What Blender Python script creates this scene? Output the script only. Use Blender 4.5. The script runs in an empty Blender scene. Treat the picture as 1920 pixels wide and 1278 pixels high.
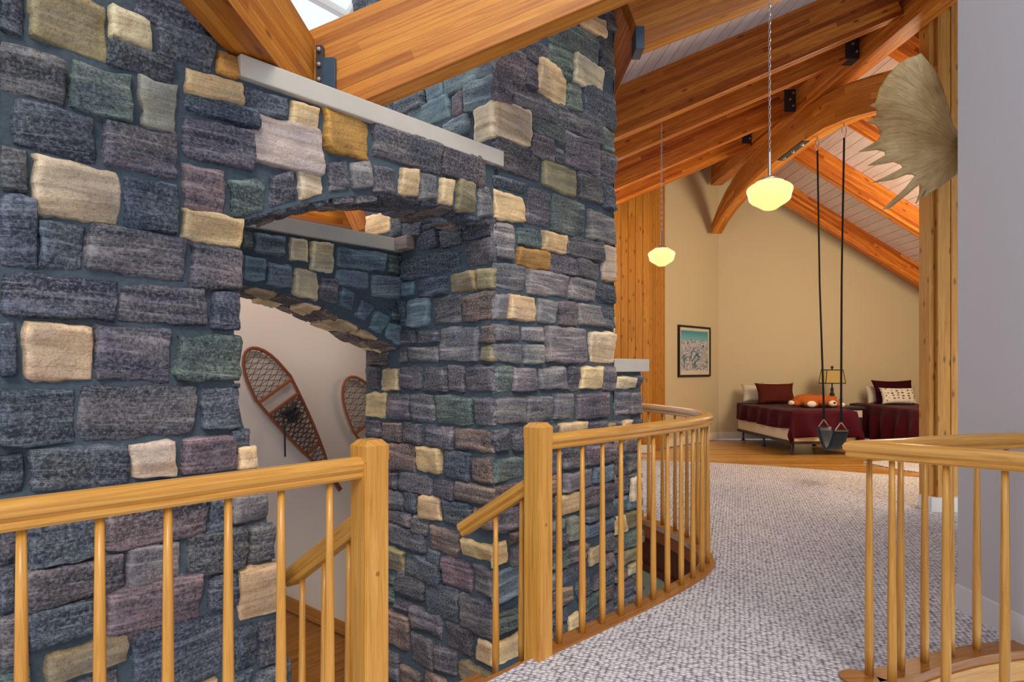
import bpy, bmesh, math, random
from mathutils import Vector, Matrix, noise
random.seed(7)
SC = bpy.context.scene
COL = SC.collection
# ---------------------------------------------------------------- camera, world, lights
FPX, CX, HY, H = 1150.0, 960.0, 690.0, 1.3
cam_d = bpy.data.cameras.new('camera'); cam = bpy.data.objects.new('camera', cam_d); COL.objects.link(cam)
cam.location = (0, 0, H); cam.rotation_euler = (math.pi/2, 0, 0)
cam_d.sensor_width = 36; cam_d.lens = FPX/1920*36; cam_d.shift_y = (HY-639)/1920
cam_d.clip_start = 0.05; SC.camera = cam
SC.view_settings.view_transform = 'Standard'; SC.view_settings.look = 'None'
SC.view_settings.gamma = 1; SC.view_settings.exposure = 0.06
W = bpy.data.worlds.new('world'); SC.world = W; W.use_nodes = True
wn = W.node_tree.nodes; wl = W.node_tree.links
bgn = wn['Background']; bgn.inputs['Color'].default_value = (0.80, 0.88, 1.0, 1); bgn.inputs['Strength'].default_value = 1.17
SC.cycles.max_bounces = 6; SC.cycles.diffuse_bounces = 4

def light(name, typ, loc, energy, color, size=0.2, rot=(0, 0, 0), size_y=None, spot=None):
    d = bpy.data.lights.new(name, typ); d.energy = energy; d.color = color
    if typ == 'AREA':
        d.size = size
        if size_y: d.shape = 'RECTANGLE'; d.size_y = size_y
    elif typ == 'SUN': d.angle = size
    else: d.shadow_soft_size = size
    o = bpy.data.objects.new(name, d); COL.objects.link(o); o.location = loc; o.rotation_euler = rot
    return o
# lamps of the bedroom and the stairwell; daylight from the open window side behind the camera
light('bedroom_lamp', 'POINT', (5.5, 7.4, 2.7), 270, (1.0, 0.80, 0.55), 0.7)
light('bedroom_corner_lamp', 'POINT', (1.3, 8.2, 2.9), 40, (1.0, 0.78, 0.55), 0.5)
light('stairwell_lamp', 'POINT', (-1.75, 3.75, 2.25), 9, (1.0, 0.75, 0.55), 0.15)
light('roof_sun', 'SUN', (-2, -3, 8), 1.7, (1.0, 0.92, 0.82), 0.4, rot=(math.radians(46), 0, math.radians(14)))

# ---------------------------------------------------------------- frames
AL = math.atan(1075/FPX)
D1 = Vector((math.sin(AL), math.cos(AL), 0)); DN = Vector((-math.cos(AL), math.sin(AL), 0))
ROT = Matrix((( D1.x, DN.x, 0, 0), (D1.y, DN.y, 0, 0), (0, 0, 1, 0), (0, 0, 0, 1)))
def SP(s, p, z=0.0): return D1*s + DN*p + Vector((0, 0, z))
def P(x, y, Y): return Vector(((x-CX)/FPX*Y, Y, H+(HY-y)/FPX*Y))
def onp(x, y, p0):
    r = (x-CX)/FPX; Y = p0/(DN.x*r+DN.y); return Y*(D1.x*r+D1.y), H+(HY-y)/FPX*Y
def ons(x, y, s0):
    r = (x-CX)/FPX; Y = s0/(D1.x*r+D1.y); return Y*(DN.x*r+DN.y), H+(HY-y)/FPX*Y
def onfloor(x, y, z=0.0):
    Y = (H-z)*FPX/(y-HY); return Vector(((x-CX)/FPX*Y, Y, z))

# ---------------------------------------------------------------- materials
def mat(name, rough=0.6, spec=0.3):
    m = bpy.data.materials.new(name); m.use_nodes = True
    b = m.node_tree.nodes['Principled BSDF']; b.inputs['Roughness'].default_value = rough
    b.inputs['Specular IOR Level'].default_value = spec
    return m, m.node_tree.nodes, m.node_tree.links, b
def simple(name, col, rough=0.6, spec=0.3, metal=0, nscale=30, namt=0.12, bump=0.0):
    m, n, l, b = mat(name, rough, spec)
    b.inputs['Metallic'].default_value = metal
    tc = n.new('ShaderNodeTexCoord'); nz = n.new('ShaderNodeTexNoise'); nz.inputs['Scale'].default_value = nscale
    nz.inputs['Detail'].default_value = 4
    l.new(tc.outputs['Object'], nz.inputs['Vector'])
    mx = n.new('ShaderNodeMixRGB'); mx.inputs['Color1'].default_value = tuple(c*(1-namt) for c in col)+(1,)
    mx.inputs['Color2'].default_value = tuple(min(1, c*(1+namt)) for c in col)+(1,)
    l.new(nz.outputs['Fac'], mx.inputs['Fac']); l.new(mx.outputs[0], b.inputs['Base Color'])
    if bump:
        bp = n.new('ShaderNodeBump'); bp.inputs['Strength'].default_value = bump; bp.inputs['Distance'].default_value = 0.01
        l.new(nz.outputs['Fac'], bp.inputs['Height']); l.new(bp.outputs[0], b.inputs['Normal'])
    return m
def math_(n, l, op, a, b_=None, c=None):
    k = n.new('ShaderNodeMath'); k.operation = op
    for i, v in enumerate((a, b_, c)):
        if v is None: continue
        if isinstance(v, (int, float)): k.inputs[i].default_value = v
        else: l.new(v, k.inputs[i])
    return k.outputs[0]
def ramp(n, l, fac, stops):
    r = n.new('ShaderNodeValToRGB'); e = r.color_ramp.elements
    while len(e) < len(stops): e.new(0.5)
    for i, (p, c) in enumerate(stops): e[i].position = p; e[i].color = tuple(c)+(1,) if len(c) == 3 else c
    l.new(fac, r.inputs['Fac']); return r.outputs[0]
def mixc(n, l, typ, fac, a, b_):
    k = n.new('ShaderNodeMixRGB'); k.blend_type = typ
    for i, v in zip(('Fac', 'Color1', 'Color2'), (fac, a, b_)):
        if isinstance(v, (int, float)): k.inputs[i].default_value = v
        elif isinstance(v, tuple): k.inputs[i].default_value = v if len(v) == 4 else v+(1,)
        else: l.new(v, k.inputs[i])
    return k.outputs[0]

def wood(name, dark, mid, light_, lam=0.04, board_dark=0.0, rough=0.42, knots=0.5, spec=0.35, lamvar=0.45):
    """UV: u runs along the grain in metres, v across it in metres"""
    m, n, l, b = mat(name, rough, spec)
    uv = n.new('ShaderNodeUVMap'); sx = n.new('ShaderNodeSeparateXYZ'); l.new(uv.outputs[0], sx.inputs[0])
    U, V = sx.outputs[0], sx.outputs[1]
    oi = n.new('ShaderNodeObjectInfo'); off = math_(n, l, 'MULTIPLY', oi.outputs['Random'], 13.0)
    vi = math_(n, l, 'DIVIDE', V, lam); row = math_(n, l, 'FLOOR', vi); fr = math_(n, l, 'FRACT', vi)
    wn1 = n.new('ShaderNodeTexWhiteNoise'); wn1.noise_dimensions = '2D'
    cb = n.new('ShaderNodeCombineXYZ'); l.new(row, cb.inputs[0])
    seg = math_(n, l, 'FLOOR', math_(n, l, 'ADD', math_(n, l, 'DIVIDE', U, 1.9), math_(n, l, 'MULTIPLY', row, 0.37)))
    l.new(math_(n, l, 'ADD', seg, off), cb.inputs[1]); l.new(cb.outputs[0], wn1.inputs['Vector'])
    cv = n.new('ShaderNodeCombineXYZ'); l.new(math_(n, l, 'ADD', math_(n, l, 'MULTIPLY', U, 1.2), math_(n, l, 'MULTIPLY', row, 5.3)), cv.inputs[0])
    l.new(math_(n, l, 'MULTIPLY', V, 26.0), cv.inputs[1]); l.new(off, cv.inputs[2])
    g = n.new('ShaderNodeTexNoise'); g.inputs['Scale'].default_value = 2.2; g.inputs['Detail'].default_value = 7
    g.inputs['Distortion'].default_value = 0.9; g.inputs['Roughness'].default_value = 0.62; l.new(cv.outputs[0], g.inputs['Vector'])
    col = ramp(n, l, g.outputs['Fac'], [(0.28, dark), (0.5, mid), (0.75, light_)])
    lv = math_(n, l, 'ADD', math_(n, l, 'MULTIPLY', wn1.outputs['Value'], lamvar), 1.0-lamvar*0.55)
    if lamvar > 0:
        col = mixc(n, l, 'MULTIPLY', 1.0, col, ramp(n, l, wn1.outputs['Value'], [(0.0, (1-lamvar*.55, 1-lamvar*.75, 1-lamvar)), (0.5, (1-lamvar*.1, 1-lamvar*.12, 1-lamvar*.15)), (1.0, (1+lamvar*.2, 1+lamvar*.35, 1+lamvar*.5))]))
    if board_dark == 0 and lam < 1:
        e0 = math_(n, l, 'LESS_THAN', fr, 0.055); col = mixc(n, l, 'MIX', math_(n, l, 'MULTIPLY', e0, 0.6), col, tuple(c*0.55 for c in dark))
    if board_dark > 0:
        e = math_(n, l, 'MINIMUM', fr, math_(n, l, 'SUBTRACT', 1.0, fr))
        ef = math_(n, l, 'LESS_THAN', e, 0.004/lam)
        col = mixc(n, l, 'MIX', math_(n, l, 'MULTIPLY', ef, board_dark), col, tuple(c*0.25 for c in dark))
    if knots > 0:
        ck = n.new('ShaderNodeCombineXYZ'); l.new(math_(n, l, 'MULTIPLY', U, 3.0), ck.inputs[0]); l.new(math_(n, l, 'MULTIPLY', V, 8.0), ck.inputs[1]); l.new(off, ck.inputs[2])
        vo = n.new('ShaderNodeTexVoronoi'); vo.inputs['Scale'].default_value = 1.0; vo.voronoi_dimensions = '2D'
        va = n.new('ShaderNodeVectorMath'); l.new(ck.outputs[0], va.inputs[0]); cb2 = n.new('ShaderNodeCombineXYZ'); l.new(off, cb2.inputs[0]); l.new(off, cb2.inputs[1]); l.new(cb2.outputs[0], va.inputs[1])
        l.new(va.outputs[0], vo.inputs['Vector'])
        sel = n.new('ShaderNodeSeparateColor'); l.new(vo.outputs['Color'], sel.inputs[0])
        k1 = ramp(n, l, vo.outputs['Distance'], [(0.03, (1, 1, 1)), (0.13, (0, 0, 0))])
        kk = math_(n, l, 'MULTIPLY', k1, math_(n, l, 'LESS_THAN', sel.outputs[0], knots))
        col = mixc(n, l, 'MIX', math_(n, l, 'MULTIPLY', kk, 0.85), col, tuple(c*0.35 for c in dark))
    l.new(col, b.inputs['Base Color'])
    bp = n.new('ShaderNodeBump'); bp.inputs['Strength'].default_value = 0.12; bp.inputs['Distance'].default_value = 0.003
    l.new(g.outputs['Fac'], bp.inputs['Height']); l.new(bp.outputs[0], b.inputs['Normal'])
    return m
M = {}
M['fir'] = wood('fir_glulam', (0.40, 0.115, 0.013), (0.58, 0.205, 0.022), (0.72, 0.30, 0.045), lam=0.043, knots=0.22, lamvar=0.6)
M['fir_red'] = wood('fir_red_glulam', (0.30, 0.07, 0.010), (0.52, 0.155, 0.018), (0.76, 0.29, 0.04), lam=0.043, knots=0.22, lamvar=0.85)
M['cedar'] = wood('cedar_boards', (0.32, 0.12, 0.014), (0.47, 0.20, 0.026), (0.56, 0.27, 0.045), lam=0.115, board_dark=0.9, knots=0.75, lamvar=0.25)
M['oak'] = wood('oak_rail', (0.46, 0.19, 0.03), (0.64, 0.30, 0.055), (0.76, 0.41, 0.10), lam=5.0, knots=0.0, lamvar=0.0, rough=0.28, spec=0.5)
M['oak_dark'] = wood('oak_stair', (0.25, 0.085, 0.02), (0.38, 0.15, 0.035), (0.50, 0.22, 0.06), lam=5.0, knots=0.0, lamvar=0.0, rough=0.3)
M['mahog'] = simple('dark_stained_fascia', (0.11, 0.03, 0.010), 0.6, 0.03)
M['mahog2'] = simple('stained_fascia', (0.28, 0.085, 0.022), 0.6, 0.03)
M['floor'] = wood('wood_floor', (0.42, 0.18, 0.03), (0.60, 0.30, 0.06), (0.70, 0.38, 0.10), lam=0.083, board_dark=0.6, knots=0.0, rough=0.22, spec=0.5)
M['plank'] = wood('whitewashed_plank', (0.45, 0.37, 0.36), (0.56, 0.48, 0.47), (0.63, 0.55, 0.54), lam=0.135, board_dark=0.75, knots=0.0, lamvar=0.1, rough=0.6)
M['shoe_wood'] = wood('snowshoe_ash', (0.13, 0.03, 0.015), (0.24, 0.07, 0.03), (0.36, 0.12, 0.05), lam=5, knots=0, lamvar=0)
M['lime'] = simple('limestone', (0.56, 0.52, 0.45), 0.8, 0.2, nscale=9, namt=0.10, bump=0.25)
M['wallbeige'] = simple('painted_wall_beige', (0.57, 0.50, 0.345), 0.85, 0.1, nscale=3, namt=0.03)
M['wallgrey'] = simple('painted_wall_grey', (0.60, 0.56, 0.56), 0.85, 0.1, nscale=3, namt=0.02)
M['wallpink'] = simple('painted_stairwell_wall', (0.72, 0.60, 0.52), 0.85, 0.1, nscale=3, namt=0.03)
M['wallgreen'] = simple('painted_lower_wall', (0.42, 0.45, 0.32), 0.85, 0.1, nscale=3, namt=0.03)
M['white'] = simple('white_trim', (0.74, 0.72, 0.68), 0.5, 0.3, namt=0.02)
M['steel'] = simple('dark_steel', (0.02, 0.025, 0.035), 0.45, 0.5, namt=0.1)
M['bolt'] = simple('zinc_bolt', (0.55, 0.55, 0.55), 0.3, 0.5, metal=0.9)
M['chrome'] = simple('brushed_nickel', (0.62, 0.56, 0.52), 0.3, 0.5, metal=0.9)
M['black'] = simple('black_rope', (0.012, 0.012, 0.015), 0.7, 0.2)
M['rubber'] = simple('navy_rubber', (0.012, 0.022, 0.045), 0.5, 0.35)
M['leather'] = simple('black_leather', (0.02, 0.015, 0.02), 0.6, 0.3)
M['lace'] = simple('rawhide_lace', (0.10, 0.05, 0.03), 0.6, 0.3)
M['velvet'] = simple('burgundy_velvet', (0.055, 0.004, 0.012), 0.6, 0.06, nscale=6, namt=0.35)
M['velvet'].node_tree.nodes['Principled BSDF'].inputs['Sheen Weight'].default_value = 0.06
M['brownp'] = simple('brown_pillow_cloth', (0.08, 0.016, 0.010), 0.8, 0.05, nscale=8, namt=0.2)
M['darkp'] = simple('plum_pillow_cloth', (0.035, 0.004, 0.008), 0.8, 0.05, nscale=8, namt=0.2)
M['linen'] = simple('white_linen', (0.62, 0.58, 0.48), 0.85, 0.1, nscale=10, namt=0.08)
M['cream'] = simple('cream_ticking', (0.70, 0.60, 0.42), 0.85, 0.1)
M['bear'] = simple('orange_plush', (0.38, 0.095, 0.022), 0.95, 0.1, nscale=40, namt=0.4, bump=0.6)
M['bearw'] = simple('white_plush', (0.75, 0.66, 0.56), 0.95, 0.1, nscale=40, namt=0.1, bump=0.4)
M['glassb'] = simple('clear_bottle', (0.25, 0.33, 0.38), 0.15, 0.6)
M['bracket_blue'] = simple('blue_black_steel', (0.02, 0.055, 0.10), 0.4, 0.5)

def make_stone():
    m, n, l, b = mat('field_stone', 0.75, 0.35)
    at = n.new('ShaderNodeAttribute'); at.attribute_name = 'Col'
    tc = n.new('ShaderNodeTexCoord'); sx = n.new('ShaderNodeSeparateXYZ'); l.new(tc.outputs['Object'], sx.inputs[0])
    a = math_(n, l, 'ADD', math_(n, l, 'MULTIPLY', sx.outputs[0], 0.8), math_(n, l, 'MULTIPLY', sx.outputs[1], 0.8))
    sh = math_(n, l, 'MULTIPLY', at.outputs['Alpha'], 37.0)
    tilt = math_(n, l, 'SUBTRACT', math_(n, l, 'FRACT', math_(n, l, 'MULTIPLY', at.outputs['Alpha'], 7.0)), 0.5)
    zz = math_(n, l, 'ADD', sx.outputs[2], math_(n, l, 'MULTIPLY', math_(n, l, 'MULTIPLY', a, tilt), 0.25))
    cv = n.new('ShaderNodeCombineXYZ'); l.new(math_(n, l, 'ADD', math_(n, l, 'MULTIPLY', a, 2.5), sh), cv.inputs[0]); l.new(math_(n, l, 'MULTIPLY', zz, 28), cv.inputs[2]); l.new(sh, cv.inputs[1])
    st = n.new('ShaderNodeTexNoise'); st.inputs['Scale'].default_value = 1.0; st.inputs['Detail'].default_value = 6; st.inputs['Roughness'].default_value = 0.65; st.inputs['Distortion'].default_value = 0.5
    l.new(cv.outputs[0], st.inputs['Vector'])
    cv2 = n.new('ShaderNodeCombineXYZ'); l.new(math_(n, l, 'ADD', math_(n, l, 'MULTIPLY', a, 6), sh), cv2.inputs[0]); l.new(math_(n, l, 'MULTIPLY', zz, 95), cv2.inputs[2]); l.new(sh, cv2.inputs[1])
    s2 = n.new('ShaderNodeTexNoise'); s2.inputs['Scale'].default_value = 1.0; s2.inputs['Detail'].default_value = 8; s2.inputs['Roughness'].default_value = 0.75; s2.inputs['Distortion'].default_value = 1.6
    l.new(cv2.outputs[0], s2.inputs['Vector'])
    lum = n.new('ShaderNodeRGBToBW'); l.new(at.outputs['Color'], lum.inputs[0])
    darkf = ramp(n, l, lum.outputs[0], [(0.22, (1, 1, 1)), (0.40, (0.22, 0.22, 0.22))])
    col = mixc(n, l, 'MULTIPLY', darkf, at.outputs['Color'], ramp(n, l, st.outputs['Fac'], [(0.3, (0.30, 0.34, 0.44)), (0.44, (0.7, 0.73, 0.82)), (0.55, (1.2, 1.15, 1.12)), (0.64, (2.5, 2.4, 2.3))]))
    vein = ramp(n, l, s2.outputs['Fac'], [(0.54, (0, 0, 0)), (0.66, (1, 1, 1))])
    col = mixc(n, l, 'MIX', math_(n, l, 'MULTIPLY', math_(n, l, 'MULTIPLY', vein, darkf), 0.50), col, (0.50, 0.50, 0.52))
    col = mixc(n, l, 'MULTIPLY', darkf, col, ramp(n, l, s2.outputs['Fac'], [(0.32, (0.35, 0.35, 0.4)), (0.48, (1, 1, 1))]))
    fn = n.new('ShaderNodeTexNoise'); fn.inputs['Scale'].default_value = 95; fn.inputs['Detail'].default_value = 5; fn.inputs['Roughness'].default_value = 0.75; l.new(tc.outputs['Object'], fn.inputs['Vector'])
    spk = ramp(n, l, fn.outputs['Fac'], [(0.50, (0, 0, 0)), (0.62, (1, 1, 1))])
    col = mixc(n, l, 'MIX', math_(n, l, 'MULTIPLY', math_(n, l, 'MULTIPLY', spk, darkf), 0.42), col, (0.46, 0.47, 0.50))
    dk = ramp(n, l, fn.outputs['Fac'], [(0.36, (0.22, 0.22, 0.26)), (0.48, (1, 1, 1))])
    col = mixc(n, l, 'MULTIPLY', math_(n, l, 'MULTIPLY', darkf, 0.85), col, dk)
    bn = n.new('ShaderNodeTexNoise'); bn.inputs['Scale'].default_value = 6; bn.inputs['Detail'].default_value = 4; l.new(tc.outputs['Object'], bn.inputs['Vector'])
    col = mixc(n, l, 'MULTIPLY', 0.8, col, ramp(n, l, bn.outputs['Fac'], [(0.3, (0.62, 0.66, 0.78)), (0.65, (1.25, 1.2, 1.12))]))
    pale = ramp(n, l, lum.outputs[0], [(0.28, (0, 0, 0)), (0.42, (1, 1, 1))])
    col = mixc(n, l, 'MULTIPLY', math_(n, l, 'MULTIPLY', pale, 0.9), col, ramp(n, l, st.outputs['Fac'], [(0.34, (0.80, 0.68, 0.52)), (0.47, (0.95, 0.90, 0.82)), (0.54, (1.06, 1.05, 1.02)), (0.66, (0.86, 0.80, 0.70))]))
    col = mixc(n, l, 'MULTIPLY', math_(n, l, 'MULTIPLY', pale, 0.6), col, ramp(n, l, fn.outputs['Fac'], [(0.34, (0.72, 0.66, 0.58)), (0.5, (1, 1, 1))]))
    l.new(col, b.inputs['Base Color'])
    n2 = n.new('ShaderNodeTexNoise'); n2.inputs['Scale'].default_value = 16; n2.inputs['Detail'].default_value = 9; n2.inputs['Roughness'].default_value = 0.65; l.new(tc.outputs['Object'], n2.inputs['Vector'])
    hh = math_(n, l, 'ADD', math_(n, l, 'MULTIPLY', st.outputs['Fac'], 0.35), math_(n, l, 'ADD', math_(n, l, 'MULTIPLY', n2.outputs['Fac'], 1.6), math_(n, l, 'MULTIPLY', fn.outputs['Fac'], 0.45)))
    bp = n.new('ShaderNodeBump'); bp.inputs['Strength'].default_value = 1.0; bp.inputs['Distance'].default_value = 0.02
    l.new(hh, bp.inputs['Height']); l.new(bp.outputs[0], b.inputs['Normal'])
    return m
M['stone'] = make_stone()
M['mortar'] = simple('slate_mortar', (0.075, 0.10, 0.122), 0.9, 0.15, nscale=60, namt=0.35, bump=0.4)

def make_carpet():
    m, n, l, b = mat('woven_carpet', 0.95, 0.05)
    tc = n.new('ShaderNodeTexCoord'); mp = n.new('ShaderNodeMapping'); mp.inputs['Rotation'].default_value[2] = 0.35
    l.new(tc.outputs['Object'], mp.inputs[0])
    vo = n.new('ShaderNodeTexVoronoi'); vo.inputs['Scale'].default_value = 52; vo.inputs['Randomness'].default_value = 0.45
    mp2 = n.new('ShaderNodeMapping'); mp2.inputs['Scale'].default_value = (0.78, 1.0, 1.0); l.new(mp.outputs[0], mp2.inputs[0]); l.new(mp2.outputs[0], vo.inputs['Vector'])
    nz = n.new('ShaderNodeTexNoise'); nz.inputs['Scale'].default_value = 1.3; nz.inputs['Detail'].default_value = 3; l.new(tc.outputs['Object'], nz.inputs['Vector'])
    fn = n.new('ShaderNodeTexNoise'); fn.inputs['Scale'].default_value = 90; l.new(tc.outputs['Object'], fn.inputs['Vector'])
    c = ramp(n, l, vo.outputs['Distance'], [(0.15, (0.88, 0.86, 0.87)), (0.45, (0.63, 0.61, 0.63)), (0.70, (0.22, 0.215, 0.26))])
    c = mixc(n, l, 'MULTIPLY', 0.6, c, ramp(n, l, nz.outputs['Fac'], [(0.35, (0.86, 0.82, 0.84)), (0.65, (1.05, 1.03, 1.0))]))
    c = mixc(n, l, 'MULTIPLY', 0.5, c, ramp(n, l, fn.outputs['Fac'], [(0.35, (0.7, 0.7, 0.72)), (0.6, (1.1, 1.1, 1.1))]))
    l.new(c, b.inputs['Base Color'])
    bp = n.new('ShaderNodeBump'); bp.inputs['Strength'].default_value = 0.7; bp.inputs['Distance'].default_value = 0.01; bp.invert = True
    l.new(vo.outputs['Distance'], bp.inputs['Height']); l.new(bp.outputs[0], b.inputs['Normal'])
    return m
M['carpet'] = make_carpet()

def make_emit(name, col, strength, rim):
    m, n, l, b = mat(name, 0.3, 0.4)
    b.inputs['Base Color'].default_value = tuple(c*.4 for c in col)+(1,)
    b.inputs['Emission Color'].default_value = col+(1,); b.inputs['Emission Strength'].default_value = strength
    tc = n.new('ShaderNodeTexCoord'); sx = n.new('ShaderNodeSeparateXYZ'); l.new(tc.outputs['Object'], sx.inputs[0])
    c = ramp(n, l, math_(n, l, 'ADD', math_(n, l, 'MULTIPLY', sx.outputs[2], 3.5), 0.5), [(0.1, col), (0.9, rim)])
    l.new(c, b.inputs['Emission Color'])
    return m
M['globe'] = make_emit('milk_glass_lit', (0.95, 0.53, 0.17), 1.6, (0.90, 0.56, 0.26))
M['shade'] = make_emit('lamp_shade_cloth', (0.50, 0.30, 0.08), 0.5, (0.50, 0.30, 0.08))
def make_glass():
    m = bpy.data.materials.new('skylight_glass'); m.use_nodes = True; n = m.node_tree.nodes; l = m.node_tree.links
    n.clear(); o = n.new('ShaderNodeOutputMaterial'); t = n.new('ShaderNodeBsdfTransparent'); g = n.new('ShaderNodeBsdfGlossy'); g.inputs['Roughness'].default_value = 0.05
    x = n.new('ShaderNodeMixShader'); x.inputs[0].default_value = 0.06; l.new(t.outputs[0], x.inputs[1]); l.new(g.outputs[0], x.inputs[2]); l.new(x.outputs[0], o.inputs[0])
    return m
M['glass'] = make_glass()
def make_antler():
    m, n, l, b = mat('moose_antler', 0.6, 0.3)
    tc = n.new('ShaderNodeTexCoord')
    nz = n.new('ShaderNodeTexNoise'); nz.inputs['Scale'].default_value = 4; nz.inputs['Detail'].default_value = 4; l.new(tc.outputs['Object'], nz.inputs['Vector'])
    sx = n.new('ShaderNodeSeparateXYZ'); l.new(tc.outputs['Object'], sx.inputs[0])
    an = math_(n, l, 'ARCTAN2', sx.outputs[2], math_(n, l, 'SUBTRACT', 0.12, sx.outputs[0]))
    rad = n.new('ShaderNodeVectorMath'); rad.operation = 'LENGTH'; l.new(tc.outputs['Object'], rad.inputs[0])
    mp = n.new('ShaderNodeCombineXYZ'); l.new(math_(n, l, 'MULTIPLY', an, 26.0), mp.inputs[0]); l.new(math_(n, l, 'MULTIPLY', rad.outputs['Value'], 9.0), mp.inputs[1])
    n2 = n.new('ShaderNodeTexNoise'); n2.inputs['Scale'].default_value = 1; n2.inputs['Detail'].default_value = 5; n2.inputs['Distortion'].default_value = 1.2; l.new(mp.outputs[0], n2.inputs['Vector'])
    c = ramp(n, l, nz.outputs['Fac'], [(0.32, (0.32, 0.185, 0.065)), (0.5, (0.46, 0.31, 0.135)), (0.68, (0.58, 0.43, 0.22))])
    c = mixc(n, l, 'MULTIPLY', 0.5, c, ramp(n, l, n2.outputs['Fac'], [(0.35, (0.6, 0.55, 0.48)), (0.6, (1.25, 1.25, 1.2))]))
    edge = ramp(n, l, rad.outputs['Value'], [(0.42, (1, 1, 1)), (0.6, (1.35, 1.4, 1.5))]); c = mixc(n, l, 'MULTIPLY', 1.0, c, edge)
    l.new(c, b.inputs['Base Color'])
    bp = n.new('ShaderNodeBump'); bp.inputs['Strength'].default_value = 0.35; bp.inputs['Distance'].default_value = 0.006
    l.new(n2.outputs['Fac'], bp.inputs['Height']); l.new(bp.outputs[0], b.inputs['Normal'])
    return m
M['antler'] = make_antler()
def make_print(kind):
    m, n, l, b = mat('print_'+kind, 0.5, 0.3)
    tc = n.new('ShaderNodeTexCoord'); sx = n.new('ShaderNodeSeparateXYZ'); l.new(tc.outputs['Generated'], sx.inputs[0])
    if kind == 'map':
        nz = n.new('ShaderNodeTexNoise'); nz.inputs['Scale'].default_value = 5; nz.inputs['Detail'].default_value = 5; nz.inputs['Distortion'].default_value = 2.0; l.new(tc.outputs['Generated'], nz.inputs['Vector'])
        mtn = ramp(n, l, nz.outputs['Fac'], [(0.38, (0.06, 0.12, 0.22)), (0.46, (0.25, 0.33, 0.45)), (0.5, (0.68, 0.66, 0.70)), (0.56, (0.20, 0.24, 0.36)), (0.66, (0.48, 0.46, 0.42))])
        sky = ramp(n, l, sx.outputs[2], [(0.74, (0.20, 0.46, 0.56)), (0.95, (0.06, 0.30, 0.42))])
        f = ramp(n, l, math_(n, l, 'ADD', sx.outputs[2], math_(n, l, 'MULTIPLY', nz.outputs['Fac'], 0.3)), [(0.89, (0, 0, 0)), (0.92, (1, 1, 1))])
        c = mixc(n, l, 'MIX', f, mtn, sky)
    else:
        vo = n.new('ShaderNodeTexVoronoi'); vo.inputs['Scale'].default_value = 7; vo.inputs['Randomness'].default_value = 0.35; l.new(tc.outputs['Generated'], vo.inputs['Vector'])
        f = ramp(n, l, vo.outputs['Distance'], [(0.26, (1, 1, 1)), (0.32, (0, 0, 0))])
        vc = ramp(n, l, vo.outputs['Distance'], [(0.0, (0.03, 0.02, 0.02)), (0.3, (0.12, 0.05, 0.04))])
        c = mixc(n, l, 'MIX', f, (0.68, 0.64, 0.56), vc)
    l.new(c, b.inputs['Base Color']); return m
M['map'] = make_print('map'); M['figures'] = make_print('figures')

# ---------------------------------------------------------------- mesh helpers
def obj(name, bm, m, parent=None, mw=None, smooth=False, recalc=True):
    if recalc: bmesh.ops.recalc_face_normals(bm, faces=bm.faces)
    me = bpy.data.meshes.new(name); bm.to_mesh(me); bm.free()
    for mm in (m if isinstance(m, (list, tuple)) else [m]): me.materials.append(mm)
    o = bpy.data.objects.new(name, me); COL.objects.link(o)
    if parent is not None: o.parent = parent
    if mw is not None: o.matrix_world = mw
    if smooth:
        for p in me.polygons: p.use_smooth = True
    return o
def tag(o, label, cat, group=None):
    o['label'] = label; o['category'] = cat
    if group: o['group'] = group
    return o
def struct(o): o['kind'] = 'structure'; return o
def empty(name, loc, label, cat, group=None, rz=0):
    o = bpy.data.objects.new(name, None); COL.objects.link(o); o.location = loc; o.rotation_euler.z = rz
    o.empty_display_size = 0.1
    bpy.context.view_layer.update()
    return tag(o, label, cat, group)
def uvl(bm): return bm.loops.layers.uv.verify()
def box_uv(bm, faces, axis=0, M4=None):
    """u along local axis, v across"""
    L = uvl(bm)
    for f in faces:
        f.normal_update(); nrm = f.normal
        ax = max(range(3), key=lambda i: abs(nrm[i]))
        oth = [i for i in range(3) if i != ax]
        if axis in oth: ui = axis; vi = [i for i in oth if i != axis][0]
        else: ui, vi = oth
        for lp in f.loops: lp[L].uv = (lp.vert.co[ui], lp.vert.co[vi] + (3.013 if ax == 2 else 0))
def add_box(bm, x0, x1, y0, y1, z0, z1, axis=0, bev=0.0):
    before = set(bm.faces)
    r = bmesh.ops.create_cube(bm, size=1.0)
    for v in r['verts']: v.co = Vector((x0+(v.co.x+.5)*(x1-x0), y0+(v.co.y+.5)*(y1-y0), z0+(v.co.z+.5)*(z1-z0)))
    fs = set(f for v in r['verts'] for f in v.link_faces)
    if bev > 0:
        es = set(e for f in fs for e in f.edges)
        rr = bmesh.ops.bevel(bm, geom=list(es), offset=bev, segments=2, affect='EDGES', profile=0.6)
        fs = set(f for f in bm.faces if f not in before)
    box_uv(bm, fs, axis); return fs
def box_obj(name, m, x0, x1, y0, y1, z0, z1, axis=0, bev=0.0, parent=None, mw=None):
    bm = bmesh.new(); add_box(bm, x0, x1, y0, y1, z0, z1, axis, bev); return obj(name, bm, m, parent, mw)
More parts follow.
